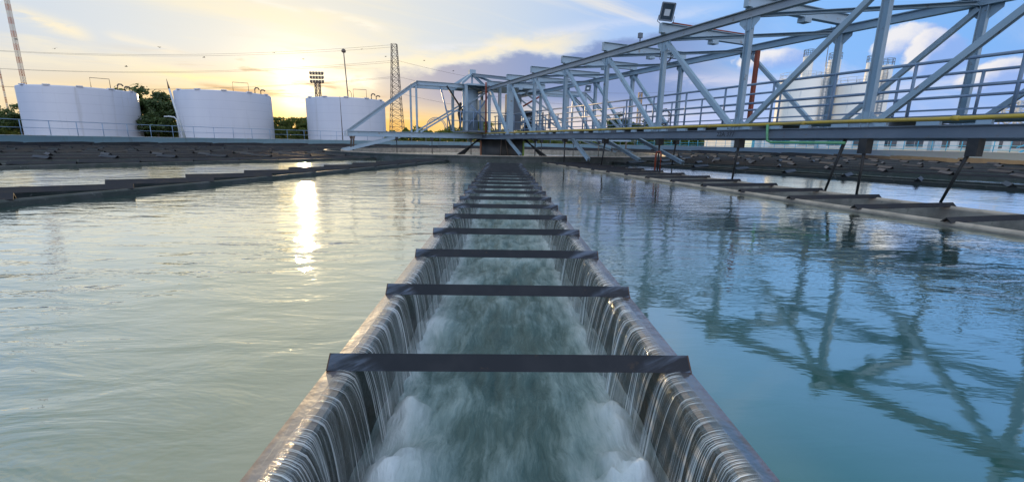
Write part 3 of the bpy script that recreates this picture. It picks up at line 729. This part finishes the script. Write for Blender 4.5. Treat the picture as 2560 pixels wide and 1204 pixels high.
# green drain pipe hooked under the beam
MB().tube([bp(21.75, TS+.12, ZB+.32), bp(21.78, TS+.12, ZB+.05), bp(21.80, TS+.12, ZB-.06), bp(21.9, TS+.12, ZB-.10), bp(23.6, TS+.12, ZB-.10)], .03, 8).build('green_pipe', greenp, br)
# faded stencil on the beam web
cu = bpy.data.curves.new('beam_marking', 'FONT'); cu.body = '22A 377'; cu.size = .17; cu.extrude = .001
to = bpy.data.objects.new('beam_marking', cu); COL.objects.link(to); to.parent = br
xa = UB; za = Z; ya = NB
to.matrix_local = Matrix(((xa.x, za.x, ya.x, 0), (xa.y, za.y, ya.y, 0), (xa.z, za.z, ya.z, 0), (0, 0, 0, 1)))
to.location = bp(20.2, TS+.075, ZB+.05)-C0
cu.materials.append(blackm)
bpy.context.view_layer.update()
tm = bpy.data.meshes.new_from_object(to); tl = to.location.copy(); tb_ = to.matrix_local.copy()
bpy.data.objects.remove(to); to = bpy.data.objects.new('beam_marking', tm); COL.objects.link(to); to.parent = br; to.matrix_local = tb_

# ------------------------------------------------------------------ centre column under the bridge
cc = empty('centre_column', (CX, CY, 0), 'dark drum column carrying the bridge in the middle of the ring', 'column')
MB().lathe([(0, -.5), (1.55, -.5), (1.55, 1.12), (0, 1.12)], 48, (CX, CY, 0)).build('drum', drumm, cc)
MB().lathe([(1.565, -.3), (1.565, 1.0)], 6, (CX, CY, 0), R(188), R(206)).build('orange_panel', orangem, cc)
MB().lathe([(1.565, -.3), (1.565, 1.0)], 6, (CX, CY, 0), R(334), R(352)).build('lime_panel', limem, cc)
for a_, b_ in ((-20, 1), (-12, 1), (18, -1), (28, -1)):
    pass
for k_ in range(4):
    for sg in (-1, 1):
        x0 = CX + sg*(1.5+.08*k_); y0 = CY-.9+.5*k_
        MB().tube([(x0, y0, 1.1), (x0+sg*(1.5-.18*k_), y0-.5, .05)], .05, 6).build('raking_pipe', blackm, cc)
for dx_ in (-.05, .22): MB().tube([(CX+dx_, CY-1.62, 1.1), (CX+dx_*1.9, CY-1.66, -.02)], .03, 6).build('downpipe', mastm, cc)

# ------------------------------------------------------------------ lamps and cables on the bridge
def floodlight(loc, face, size, label, tilt, roll=0):
    rt = empty('floodlight', loc, label, 'floodlight', 'floodlights on the bridge')
    f_ = Vector(face).normalized(); rz = math.atan2(f_.y, f_.x) + R(90)
    rot = (Matrix.Rotation(rz, 3, 'Z') @ Matrix.Rotation(roll, 3, 'Y') @ Matrix.Rotation(tilt, 3, 'X'))
    L = Vector(loc)
    def T(v): return L + rot @ Vector(v)
    s_ = size
    m_ = MB(); 
    A = [(-.40*s_, 0, .16*s_), (.40*s_, 0, .16*s_), (.40*s_, 0, 1.16*s_), (-.40*s_, 0, 1.16*s_)]
    B = [(-.24*s_, .26*s_, .32*s_), (.24*s_, .26*s_, .32*s_), (.24*s_, .26*s_, 1.0*s_), (-.24*s_, .26*s_, 1.0*s_)]
    A0 = [(x, -.05*s_, z) for x, _, z in A]
    va, vb, v0 = [[m_.bm.verts.new(T(q)) for q in P] for P in (A, B, A0)]
    for P, Q in ((v0, va), (va, vb)):
        for i in range(4): m_.bm.faces.new((P[i], P[(i+1) % 4], Q[(i+1) % 4], Q[i]))
    m_.bm.faces.new(vb); m_.bm.faces.new(v0)
    m_.build('housing', polem if size > .4 else steel_d, rt)
    gm = MB(); fr_ = MB()
    gm.poly([T((x*.84, -.056*s_, .66*s_+(z-.66*s_)*.86)) for x, _, z in A]); gm.build('glass', wingl, rt)
    for (a, b_) in ((0, 1), (1, 2), (2, 3), (3, 0)):
        qa, qb = A0[a], A0[b_]
        fr_.bar(T((qa[0]*.96, -.055*s_, .66*s_+(qa[2]-.66*s_)*.96)), T((qb[0]*.96, -.055*s_, .66*s_+(qb[2]-.66*s_)*.96)), .07*s_, .07*s_, Vector(f_))
    fr_.build('bezel', steel_d, rt)
    refl = MB().poly([T((x*.42, -.060*s_, .62*s_+(z-.66*s_)*.36)) for x, _, z in A]).build('reflector', polem, rt)
    MB().tube([L + rot @ Vector((-.46*s_, .1*s_, .45*s_)), L + rot @ Vector((-.48*s_, .1*s_, .1*s_)), L + Vector((0, 0, 0)) + rot @ Vector((-.3*s_, .1*s_, .0)), L + rot @ Vector((.3*s_, .1*s_, 0)), L + rot @ Vector((.48*s_, .1*s_, .1*s_)), L + rot @ Vector((.46*s_, .1*s_, .45*s_))], .022*max(s_, .5), 6).build('bracket', blackm, rt)
    return rt
fdir = Vector((-.35, -.9, 0))
floodlight(bp(17.76, 1.9, ZT+.50), fdir, .50, 'large floodlight on the end of a cross beam, tilted towards the basin', R(12), R(10))
floodlight(ap(-6.2, .9, 4.52), fdir, .5, 'floodlight on the short arm behind the truss, half hidden by diagonals', R(-30))
sp_ = MB().tube([bp(16.55, 1.84, ZT+.21), bp(16.55, 1.84, ZT+.33)], .02, 6)
sp_.box(bp(16.55, 1.84, ZT+.40), (.13, .10, .16), AZB)
tag(sp_.build('small_lamp', steel_d, at=bp(16.55, 1.84, ZT+.21)), 'tiny lamp standing on the near top chord left of the large floodlight', 'lamp', 'lamps on the bridge')
def coil(c, r_, label, ax):
    pts = []
    for j in range(150):
        a_ = j/150*2*math.pi*4; rr = r_*(1+.13*math.sin(j*.9)+.1*math.sin(j*.23))
        pts.append(Vector(c) + ax*math.cos(a_)*rr + Z*math.sin(a_)*rr + NB*(.03*math.sin(j*.37)))
    tag(MB().tube(pts, .009, 5).build('cable_coil', wirem, at=c), label, 'cable', 'cable coils on the bridge')
coil(bp(17.45, 1.45, 3.78), .26, 'coil of black cable hung below the truss top behind a tall post', UB)
coil(bp(17.0, .9, 1.86), .24, 'coil of black cable lying by the walkway rail at a post foot', UB)

# ------------------------------------------------------------------ white storage tanks
def tank(cx_, cy_, r_, h_, label, roofstyle):
    rt = empty('storage_tank', (cx_, cy_, -.05), label, 'tank', 'white storage tanks behind the basin')
    MB().lathe([(r_, 0), (r_, h_-.25), (r_-.02, h_-.12), (r_-.12, h_-.02), (r_-.2, h_)], 96, (cx_, cy_, -.05)).build('shell', whitet, rt)
    m_ = MB().lathe([(r_-.2, h_), (r_*.6, h_+.25), (.01, h_+.5)], 96, (cx_, cy_, -.05)); m_.build('roof', whitet, rt)
    cdir = Vector((-cx_, -cy_, 0)).normalized(); rt_ = Vector((-cdir.y, cdir.x, 0))
    base = Vector((cx_, cy_, h_-.02)); fr_ = base + cdir*r_*.85
    # goose-neck vents
    m_ = MB()
    for off, hh in ((.62, 1.1), (.74, .75)):
        q = fr_ + rt_*r_*off - cdir*r_*.2
        m_.tube([q, q+Z*hh*.75, q+Z*hh+rt_*.2, q+Z*hh*.98+rt_*.6, q+Z*hh*.7+rt_*.8], .13, 8)
    m_.build('vent_pipe', mastm, rt)
    m_ = MB()
    q = fr_ + rt_*r_*.18; q2 = q + rt_*2.6
    m_.tube([q, q+Z*1.7, q2+Z*1.7, q2], .06, 6); m_.build('roof_rail', mastm, rt)
    for a_ in range(0, 5):
        th = math.atan2(cdir.y, cdir.x) + R(-60+a_*30)
        MB().box((cx_+math.cos(th)*(r_-.1), cy_+math.sin(th)*(r_-.1), h_+.0), (.5, .9, .18), th).build('rim_plate', whitet, rt)
    m_ = MB()
    for zz in (h_*.36, h_*.70): m_.lathe([(r_+.004, zz-.03), (r_+.02, zz), (r_+.004, zz+.03)], 96, (cx_, cy_, -.05))
    m_.build('shell_seam', whitet, rt)
    return rt
tank(-79.2, 89.0, 8.35, 9.15, 'large white tank, leftmost of the three, beside the tall striped mast', 0)
tank(-57.4, 97.0, 8.5, 9.65, 'white tank in the middle of the three, between the dark trees and the sunset', 0)
tank(-35.2, 104.5, 8.3, 9.5, 'white tank nearest the truss, with a thin rod in front of it', 0)

# ------------------------------------------------------------------ silos on the right
def silo(cx_, cy_, r_, h_, label, cat='silo', grp='white silos beyond the bridge', rail=True):
    rt = empty('silo', (cx_, cy_, -.1), label, cat, grp)
    MB().lathe([(r_, 0), (r_, h_), (r_-.15, h_+.12)], 48, (cx_, cy_, -.1)).build('shell', silom, rt)
    MB().lathe([(r_-.15, h_+.12), (.01, h_+.35)], 48, (cx_, cy_, -.1)).build('roof', silom, rt)
    if rail:
        m_ = MB()
        for k_ in range(14):
            a_ = k_*2*math.pi/14; m_.tube([(cx_+math.cos(a_)*(r_-.2), cy_+math.sin(a_)*(r_-.2), h_), (cx_+math.cos(a_)*(r_-.2), cy_+math.sin(a_)*(r_-.2), h_+1.3)], .05, 5)
        for zz in (.65, 1.3): m_.tube([(cx_+math.cos(j*math.pi/14)*(r_-.2), cy_+math.sin(j*math.pi/14)*(r_-.2), h_+zz) for j in range(29)], .04, 5)
        m_.build('top_rail', polem, rt)
    return rt
def headtower(rt, x, y, z0, z1, r_):
    MB().lathe([(r_, z0), (r_*.96, z1), (.01, z1+.3)], 20, (x, y, 0)).build('filter_tower', silom, rt)
    m_ = MB()
    for k_ in range(8):
        a_ = k_*math.pi/4; m_.tube([(x+math.cos(a_)*r_, y+math.sin(a_)*r_, z1), (x+math.cos(a_)*r_, y+math.sin(a_)*r_, z1+1.5)], .06, 5)
    for zz in (.75, 1.5): m_.tube([(x+math.cos(j*math.pi/8)*r_, y+math.sin(j*math.pi/8)*r_, z1+zz) for j in range(17)], .06, 5)
    m_.build('tower_rail', steel_d, rt)
def ladder(rt, x, y, z0, z1):
    m_ = MB()
    for dx_ in (-.5, .5): m_.bar((x+dx_, y, z0), (x+dx_, y, z1), .14, .14, Vector((0, 1, 0)))
    k_ = z0
    while k_ < z1: m_.bar((x-.5, y, k_), (x+.5, y, k_), .1, .1); k_ += .7
    m_.build('cage_ladder', chordm, rt)
s1_ = silo(71.6, 113, 4.5, 17.0, 'wide white silo on the left of the left pair, seen through the truss')
headtower(s1_, 71.6, 111, 17, 21.8, 1.1); ladder(s1_, 75.6, 109.6, 0, 20.5)
s2_ = silo(78.6, 116, 3.5, 17.4, 'narrower white silo on the right of the left pair, with a thin aerial')
headtower(s2_, 79.4, 113, 17, 21.6, 1.35); ladder(s2_, 77.4, 111.8, 0, 19.5)
MB().tube([(77.3, 113, 20), (77.2, 113, 29)], .07, 5).build('aerial', mastm, s2_)
s3_ = silo(85.6, 113, 4.2, 16.2, 'wide white silo on the left of the right pair, behind a thick truss post')
headtower(s3_, 87.0, 111, 16, 20.8, 1.1); ladder(s3_, 89.6, 109.8, 0, 19.2)
s4_ = silo(92.0, 116, 3.6, 16.4, 'narrower white silo on the right of the right pair')
headtower(s4_, 92.4, 113, 16, 20.6, 1.3); ladder(s4_, 91.4, 111.8, 0, 19)

# ------------------------------------------------------------------ masts, pylon, poles
def lattice(m_, x, y, z0, z1, w0, w1, seg, r_):
    def w(q): return w0+(w1-w0)*min(1, q**.62)
    cor = [(-1, -1), (1, -1), (1, 1), (-1, 1)]
    zs = [z0+(z1-z0)*j/seg for j in range(seg+1)]
    for j in range(seg):
        qa, qb = j/seg, (j+1)/seg; wa, wb = w(qa)/2, w(qb)/2
        for i in range(4):
            c_, d_ = cor[i], cor[(i+1) % 4]
            A = Vector((x+c_[0]*wa, y+c_[1]*wa, zs[j])); B = Vector((x+c_[0]*wb, y+c_[1]*wb, zs[j+1]))
            A2 = Vector((x+d_[0]*wa, y+d_[1]*wa, zs[j])); B2 = Vector((x+d_[0]*wb, y+d_[1]*wb, zs[j+1]))
            m_.bar(A, B, r_*1.5, r_*1.5, Vector((0, 1, 0))); m_.bar(A, B2, r_, r_, Vector((0, 1, 0))); m_.bar(A2, B, r_, r_, Vector((0, 1, 0)))
            m_.bar(B, B2, r_, r_)
    return m_
tag(lattice(MB(), -34.6, 150, -.2, 30.2, 5.0, 1.6, 17, .085).build('pylon', mastm, at=(-34.6, 150, -.2)), 'tall tapering dark lattice pylon beyond the third tank', 'pylon')
gm_ = lattice(MB(), -120.3, 120, -.2, 40, .62, .62, 60, .045)
tag(gm_.build('radio_mast', redwhite, at=(-120.3, 120, -.2)), 'tall slender red and white lattice mast behind the leftmost tank', 'mast', 'radio masts')
gm_ = lattice(MB(), -134, 128, -.2, 19.0, .3, .2, 30, .03)
tag(gm_.build('radio_mast', redwhite, at=(-134, 128, -.2)), 'short thin lattice mast at the edge left of the leftmost tank', 'mast', 'radio masts')
m_ = lattice(MB(), -45.4, 115, -.2, 14.6, 1.1, 1.0, 9, .09)
lm = empty('lighting_mast', (-45.4, 115, -.2), 'lighting mast with three rows of lamps against the glow left of the third tank', 'mast')
m_.build('tower', mastm, lm)
for row_ in range(3):
    z_ = 14.2+row_*.95
    fr_ = MB().bar((-47, 115, z_), (-43.9, 115, z_), .12, .12); fr_.build('lamp_rack', mastm, lm)
    for k_ in range(5): MB().box((-46.8+k_*.70, 114.8, z_+.35), (.5, .35, .5), 0, Matrix.Rotation(R(-20), 3, 'X')).build('lamp', mastm, lm)
lp = empty('light_pole', (-33.9, 100.5, -.2), 'tall thin pole with a round lamp head rising behind the third tank', 'lamp post')
MB().tube([(-33.5, 102, 0), (-33.7, 100.3, 18.6)], [.16, .10], 8).build('pole', mastm, lp)
MB().lathe([(.01, 18.5), (.42, 18.7), (.46, 19.0), (.3, 19.3), (.01, 19.4)], 12, (-33.7, 100.3, 0)).build('lamp_head', mastm, lp)
MB().tube([(-33.6, 100.6, 11.2), (-33.0, 100.6, 11.1), (-32.7, 100.6, 10.6), (-32.7, 100.6, 9)], .05, 6).build('bracket', mastm, lp)
tag(MB().tube([(-28.1, 80.5, -.1), (-28.15, 80.5, 8.1)], [.09, .03], 6).build('lightning_rod', wirem, at=(-28.1, 80.5, -.1)), 'thin dark rod standing in front of the third tank', 'rod')
up_ = empty('utility_pole', (-49.6, 72, -.1), 'pale concrete utility pole with pointed dark tip between two tanks', 'pole')
MB().tube([(-49.3, 72, 0), (-50.8, 72, 8.0)], [.19, .13], 8).build('pole', polem, up_)
MB().tube([(-50.8, 72, 8.0), (-51.0, 72, 9.4)], [.14, .02], 8).build('tip', mastm, up_)
sl_ = empty('street_light', (-42.2, 60, -.1), 'short white street light with curved arm beside the utility pole', 'street light')
MB().tube([(-44.5, 64, 0), (-44.7, 64, 3.2), (-45.0, 64, 3.5), (-45.8, 64, 3.6)], .09, 8).build('pole', polem, sl_)
MB().box((-46.0, 64, 3.58), (.6, .2, .12)).build('lamp_head', polem, sl_)
tag(lattice(MB(), 35.0, 120, -.1, 14, .9, .8, 10, .08).build('antenna_tower', mastm, at=(35.0, 120, -.1)), 'small distant lattice tower seen through the truss diagonals', 'tower')
m_ = lattice(MB(), 160, 142, -.1, 16, 6, 4.5, 6, .25)
tag(m_.build('scaffold_tower', polem, at=(160, 142, -.1)), 'pale lattice framework beyond the bridge rail at the edge', 'tower')
# fairground wheel rim and red gate far beyond the arm
fw_ = empty('arched_frame', (-17.6, 120, -.1), 'distant brown arched frame beyond the hedge under the left arm', 'arch')
m_ = MB()
for rr in (2.2, 2.6): m_.tube([(-17.6+math.cos(a_*math.pi/24)*rr, 120, 4.3+math.sin(a_*math.pi/24)*rr) for a_ in range(25)], .09, 5)
for a_ in range(25):
    q = a_*math.pi/24; m_.bar((-17.6+math.cos(q)*2.2, 120, 4.3+math.sin(q)*2.2), (-17.6+math.cos(q+.08)*2.6, 120, 4.3+math.sin(q+.08)*2.6), .07, .07)
m_.build('rim', chordm, fw_)
for dx_ in (-2.4, 2.4): MB().bar((-17.6+dx_, 120, 0), (-17.6+dx_, 120, 4.3), .3, .3, Vector((0, 1, 0))).build('pier', chordm, fw_)

# overhead wires far behind, sagging between pylons
def wire(a, b_, sag, r_, label, grp='overhead power lines'):
    a, b_ = Vector(a), Vector(b_); pts = [a.lerp(b_, j/24) - Z*sag*4*(j/24)*(1-j/24) for j in range(25)]
    tag(MB().tube(pts, r_, 4).build('power_line', wirem, at=a), label, 'power line', grp)
for k_, (z0, z1) in enumerate(((27.5, 30.0), (22.0, 25.4), (16.5, 20.6))):
    for j_, dy_ in enumerate((0, 5)):
        wire((-190, 150+dy_, z0+.5*j_), (-35, 150+dy_, z1+.4*j_), 3.2, .028, 'pair of sagging overhead wires, %s level, above the tanks' % ('top', 'middle', 'lowest')[k_], 'overhead wires, %s level' % ('top', 'middle', 'lowest')[k_])
for k_, z0 in enumerate((25.4, 20.6, 15.6)):
    wire((-33.8, 150, z0), (70, 190, z0-3), 4, .03, 'overhead wire from the pylon towards the bridge, %s of three' % ('highest', 'middle', 'lowest')[k_])

# ------------------------------------------------------------------ birds
bm_ = MB()
bm_.tube([(-.28, 0, 0), (-.1, 0, .02), (.12, 0, .02), (.25, 0, .04)], [.02, .09, .09, .03], 6)
bm_.tube([(.25, 0, .04), (.34, 0, .05)], [.06, .015], 6)
for s in (-1, 1):
    for dz_ in (0, .015):
        bm_.poly([(.12, 0, .03+dz_), (.06, s*.3, .16+dz_), (-.06, s*.62, .06+dz_), (-.10, s*.3, .12+dz_), (-.12, 0, .03+dz_)])
bm_.poly([(-.25, 0, 0), (-.42, .1, 0), (-.42, -.1, 0)])
bo = bm_.build('bird', birdm); bme = bo.data; bpy.data.objects.remove(bo)
def ray_dir(az_, el_): return Vector((math.sin(R(az_))*math.cos(R(el_)), math.cos(R(az_))*math.cos(R(el_)), math.sin(R(el_))))
for k_, (a_, e_) in enumerate(((-45, 7.6), (-42.8, 7.2), (-38.2, 6.3), (-35.5, 8.3), (-32, 7.8), (-25.6, 8.9), (-22.8, 8.5), (-16.6, 10.0), (-14.0, 9.4), (-9.6, 9.2), (-6.2, 8.2), (1, 7.6))):
    q = ray_dir(a_, e_)*95; q.z += .9
    o = inst('bird', bme, None, q, random.uniform(0, 6.28)); o.scale = (.62, .62, .62); o.rotation_euler[0] = random.uniform(-.3, .3)
    tag(o, 'small dark bird in flight against the evening sky', 'bird', 'birds in the sky')

# ------------------------------------------------------------------ buildings beyond the blue railing
hb = empty('pump_house', (60, 62, -.1), 'long low white building with a row of dark windows behind the blue railing', 'building')
def tb(m_, x, y, z, dx_, dy_, dz_): return m_.box((x, y, z), (dx_, dy_, dz_))
tb(MB(), 61, 64, 1.5, 62, 8, 3.2).build('wall', whitep, hb)
tb(MB(), 61, 59.97, .55, 62, .04, .9).build('plinth', creamp, hb)
tb(MB(), 61, 64, 3.2, 63, 9, .25).build('roof', roofp, hb)
for k_ in range(16):
    x = 33+k_*3.6
    wf = tb(MB(), x, 59.97, 1.95, 2.5, .10, 1.5).build('window', whitep, hb)
    tb(MB(), x-.6, 59.90, 1.95, 1.1, .05, 1.3).build('pane', wingl, wf); tb(MB(), x+.6, 59.90, 1.95, 1.1, .05, 1.3).build('pane', wingl, wf)
for k_ in range(5):
    x = 32+k_*7.2
    pl = tb(MB(), x, 56, 1.2, .9, .9, 2.6)
    tag(pl.build('concrete_pier', polem if k_ % 2 else whitep, at=(x, 56, -.1)), 'pale square pier standing between the blue railing and the white building', 'pier', 'piers before the white building')
sh = empty('teal_kiosk', (31.5, 57, -.1), 'small teal kiosk at the end of the blue railing', 'kiosk')
tb(MB(), 31.5, 57, 1.1, 1.6, 1.6, 2.4).build('wall', tealp, sh); tb(MB(), 31.5, 57, 2.4, 2.0, 2.0, .14).build('roof', roofp, sh); tb(MB(), 31.4, 56.17, .95, .8, .05, 1.9).build('door', whitep, sh)
gr_ = empty('gantry_stair', (66, 54, -.1), 'bright blue steel stair frame in front of the white building', 'stair')
m_ = MB()
for dx_ in (0, 1.4): m_.bar((61+dx_, 52, 0), (61+dx_, 52, 2.6), .14, .14, Vector((0, 1, 0)))
m_.build('stair_post', blue_rail, gr_)
MB().bar((59.4, 52, .5), (63.6, 52, 2.4), .12, .16).build('stair_stringer', blue_rail, gr_)
MB().bar((59.4, 51.9, 1.3), (63.6, 51.9, 3.0), .08, .08).build('stair_rail', blue_rail, gr_)
# far left: low white plant house and small domed vents
ph = empty('plant_house', (-61.5, 50, -.1), 'low white plant house at the left edge in front of the trees', 'building')
tb(MB(), -61.5, 50, .9, 8, 5, 2.0).build('wall', whitep, ph); tb(MB(), -61.5, 50, 1.98, 8.4, 5.4, .16).build('roof', polem, ph)
tb(MB(), -60, 47.46, 1.0, 4.5, .06, .14).build('pipe_strip', mastm, ph)
for k_, (x, y) in enumerate(((-62.4, 49), (-60.4, 49.5), (-58.6, 49))):
    tb(MB(), x, 47.45, 1.45, 1.2, .06, .5).build('window', wingl, ph)
    m_ = MB().lathe([(.5, 0), (.5, .35), (.75, .4), (.55, .75), (.01, .9)], 16, (x, y, 2.06))
    tag(m_.build('roof_vent', whitep, at=(x, y, 2.06)), 'round white vent cowl on the plant house roof', 'vent', 'vent cowls on the plant house')

# ------------------------------------------------------------------ trees
def crown_mesh(seed, rx, ry, rz, nclump, leaves, lsize, m, low=.25):
    rnd = random.Random(seed); bm = bmesh.new()
    cl = []
    while len(cl) < nclump:
        v = Vector((rnd.uniform(-1, 1), rnd.uniform(-1, 1), rnd.uniform(-1, 1)))
        if .25 < v.length < 1.0:
            k_ = 1+.18*rnd.uniform(-1, 1)
            cl.append((Vector((v.x*rx*k_, v.y*ry*k_, v.z*rz*k_)), rnd.uniform(.22, .40)))
    for c_, cr in cl:
        for _ in range(leaves):
            v = Vector((rnd.gauss(0, 1), rnd.gauss(0, 1), rnd.gauss(0, .8))).normalized()*(rnd.random()**.4)
            q = c_ + Vector((v.x*rx*cr, v.y*rx*cr, v.z*rz*cr*.8))
            nrm = (v + Vector((rnd.uniform(-.8, .8), rnd.uniform(-.8, .8), rnd.uniform(-.4, .9)))).normalized()
            a = nrm.orthogonal().normalized(); a = Matrix.Rotation(rnd.uniform(0, 6.28), 3, nrm) @ a; b_ = nrm.cross(a)
            l_ = lsize*rnd.uniform(.6, 1.3); w_ = l_*.55
            bm.faces.new([bm.verts.new(q-a*l_), bm.verts.new(q+b_*w_), bm.verts.new(q+a*l_), bm.verts.new(q-b_*w_)])
    me = bpy.data.meshes.new('crown'); bm.to_mesh(me); bm.free(); me.materials.append(m); return me
CR = [crown_mesh(1, 4.2, 4.2, 3.4, 46, 120, .30, leafA), crown_mesh(2, 3.4, 3.4, 3.2, 36, 120, .28, leafA), crown_mesh(3, 4.0, 4.0, 2.4, 40, 110, .28, leafB)]
def trunk_mesh(seed, h_, r_):
    rnd = random.Random(seed); mb = MB()
    mb.tube([(0, 0, 0), (rnd.uniform(-.2, .2), 0, h_*.4), (rnd.uniform(-.3, .3), rnd.uniform(-.2, .2), h_*.75), (0, 0, h_)], [r_, r_*.8, r_*.55, r_*.2], 8)
    for k_ in range(6):
        a_ = rnd.uniform(0, 6.28); z_ = h_*rnd.uniform(.4, .8); l_ = h_*rnd.uniform(.25, .42)
        mb.tube([(0, 0, z_), (math.cos(a_)*l_*.5, math.sin(a_)*l_*.5, z_+l_*.35), (math.cos(a_)*l_, math.sin(a_)*l_, z_+l_*.9)], [r_*.4, r_*.25, r_*.08], 6)
    o = mb.build('trunk', barkm); me = o.data; bpy.data.objects.remove(o); return me
TR = [trunk_mesh(5, 6.0, .28), trunk_mesh(6, 5.0, .24)]
def tree(x, y, h_, kind, label, grp, rz=0, sx=1.0):
    rt = empty('tree', (x, y, -.15), label, 'tree', grp)
    s_ = h_/8.6
    tr = inst('trunk', TR[kind % 2], rt, (0, 0, 0), rz); tr.scale = (s_, s_, s_)
    cr = inst('crown', CR[kind], rt, (0, 0, h_*.60), rz); cr.scale = (s_*sx, s_*sx, s_*1.05)
tree(-76.0, 100, 10.6, 0, 'broad dark tree between the leftmost and middle tanks, its crown the taller', 'trees behind the basin', .3, 1.15)
tree(-70.6, 98, 10.0, 1, 'dark tree close against the middle tank, beside the utility pole', 'trees behind the basin', 1.3, 1.0)
tree(-68.2, 92, 5.6, 1, 'low bushy tree at the foot of the broad dark tree', 'trees behind the basin', 2.3, 1.3)
tree(-111, 100, 7.6, 0, 'dark tree at the left edge behind the leftmost tank', 'trees behind the basin', .9, 1.2)
tree(-101.5, 99, 6.9, 1, 'dark tree half hidden by the side of the leftmost tank', 'trees behind the basin', 2.9, 1.2)
tree(-44.6, 106, 6.6, 2, 'sunlit bushy tree just left of the third tank', 'trees behind the basin', .4, 1.2)
tree(-50.2, 106, 6.4, 2, 'sunlit bushy tree just right of the middle tank', 'trees behind the basin', 1.7, 1.2)
tree(-5.2, 104, 6.3, 2, 'small tree behind the posts of the short left arm', 'trees behind the basin', 2.0, 1.0)
tree(26.0, 102, 7.9, 1, 'dark tree seen through the middle of the truss', 'trees behind the basin', .2, 1.1)
tree(33.0, 104, 6.5, 0, 'spreading tree right of the dark one behind the truss', 'trees behind the basin', 1.2, 1.0)
tree(43.5, 106, 5.6, 2, 'small tree low behind the walkway rails of the truss', 'trees behind the basin', 1.9, 1.0)
# hedge: one unbroken mass of shrubs behind the wall
rnd = random.Random(11); hb_ = bmesh.new()
def hedge_seg(x0, y0, x1, y1, h_, n_):
    for _ in range(n_):
        q = rnd.random(); u_ = rnd.uniform(-1, 1)
        x = x0+(x1-x0)*q; y = y0+(y1-y0)*q + u_*1.6
        top = h_*(.70+.42*mnoise.noise((x*.35, y*.35, 2.2))+.22*mnoise.noise((x*1.1, y*.9, 1)))
        z = top*(rnd.random()**.55)*(1-.25*abs(u_))
        a = Vector((rnd.gauss(0, 1), rnd.gauss(0, 1), rnd.gauss(0, 1))).normalized(); b_ = a.orthogonal().normalized(); l_ = rnd.uniform(.14, .30)
        c_ = Vector((x, y, z))
        hb_.faces.new([hb_.verts.new(c_-a*l_), hb_.verts.new(c_+b_*l_*.6), hb_.verts.new(c_+a*l_), hb_.verts.new(c_-b_*l_*.6)])
hedge_seg(-53, 101, -40, 107, 4.6, 7000); hedge_seg(-21.5, 84, 6, 86, 4.2, 13000); hedge_seg(6, 86, 50, 80, 3.2, 15000); hedge_seg(-78, 99, -67, 97, 5.0, 6000)
hedge_seg(-120, 104, -98, 100, 5.2, 7000)
me = bpy.data.meshes.new('hedge'); hb_.to_mesh(me); hb_.free(); me.materials.append(leafB)
ho = bpy.data.objects.new('hedge_shrubs', me); COL.objects.link(ho); tag(ho, 'continuous green hedge of shrubs behind the basin wall', 'hedge', None, 'stuff')
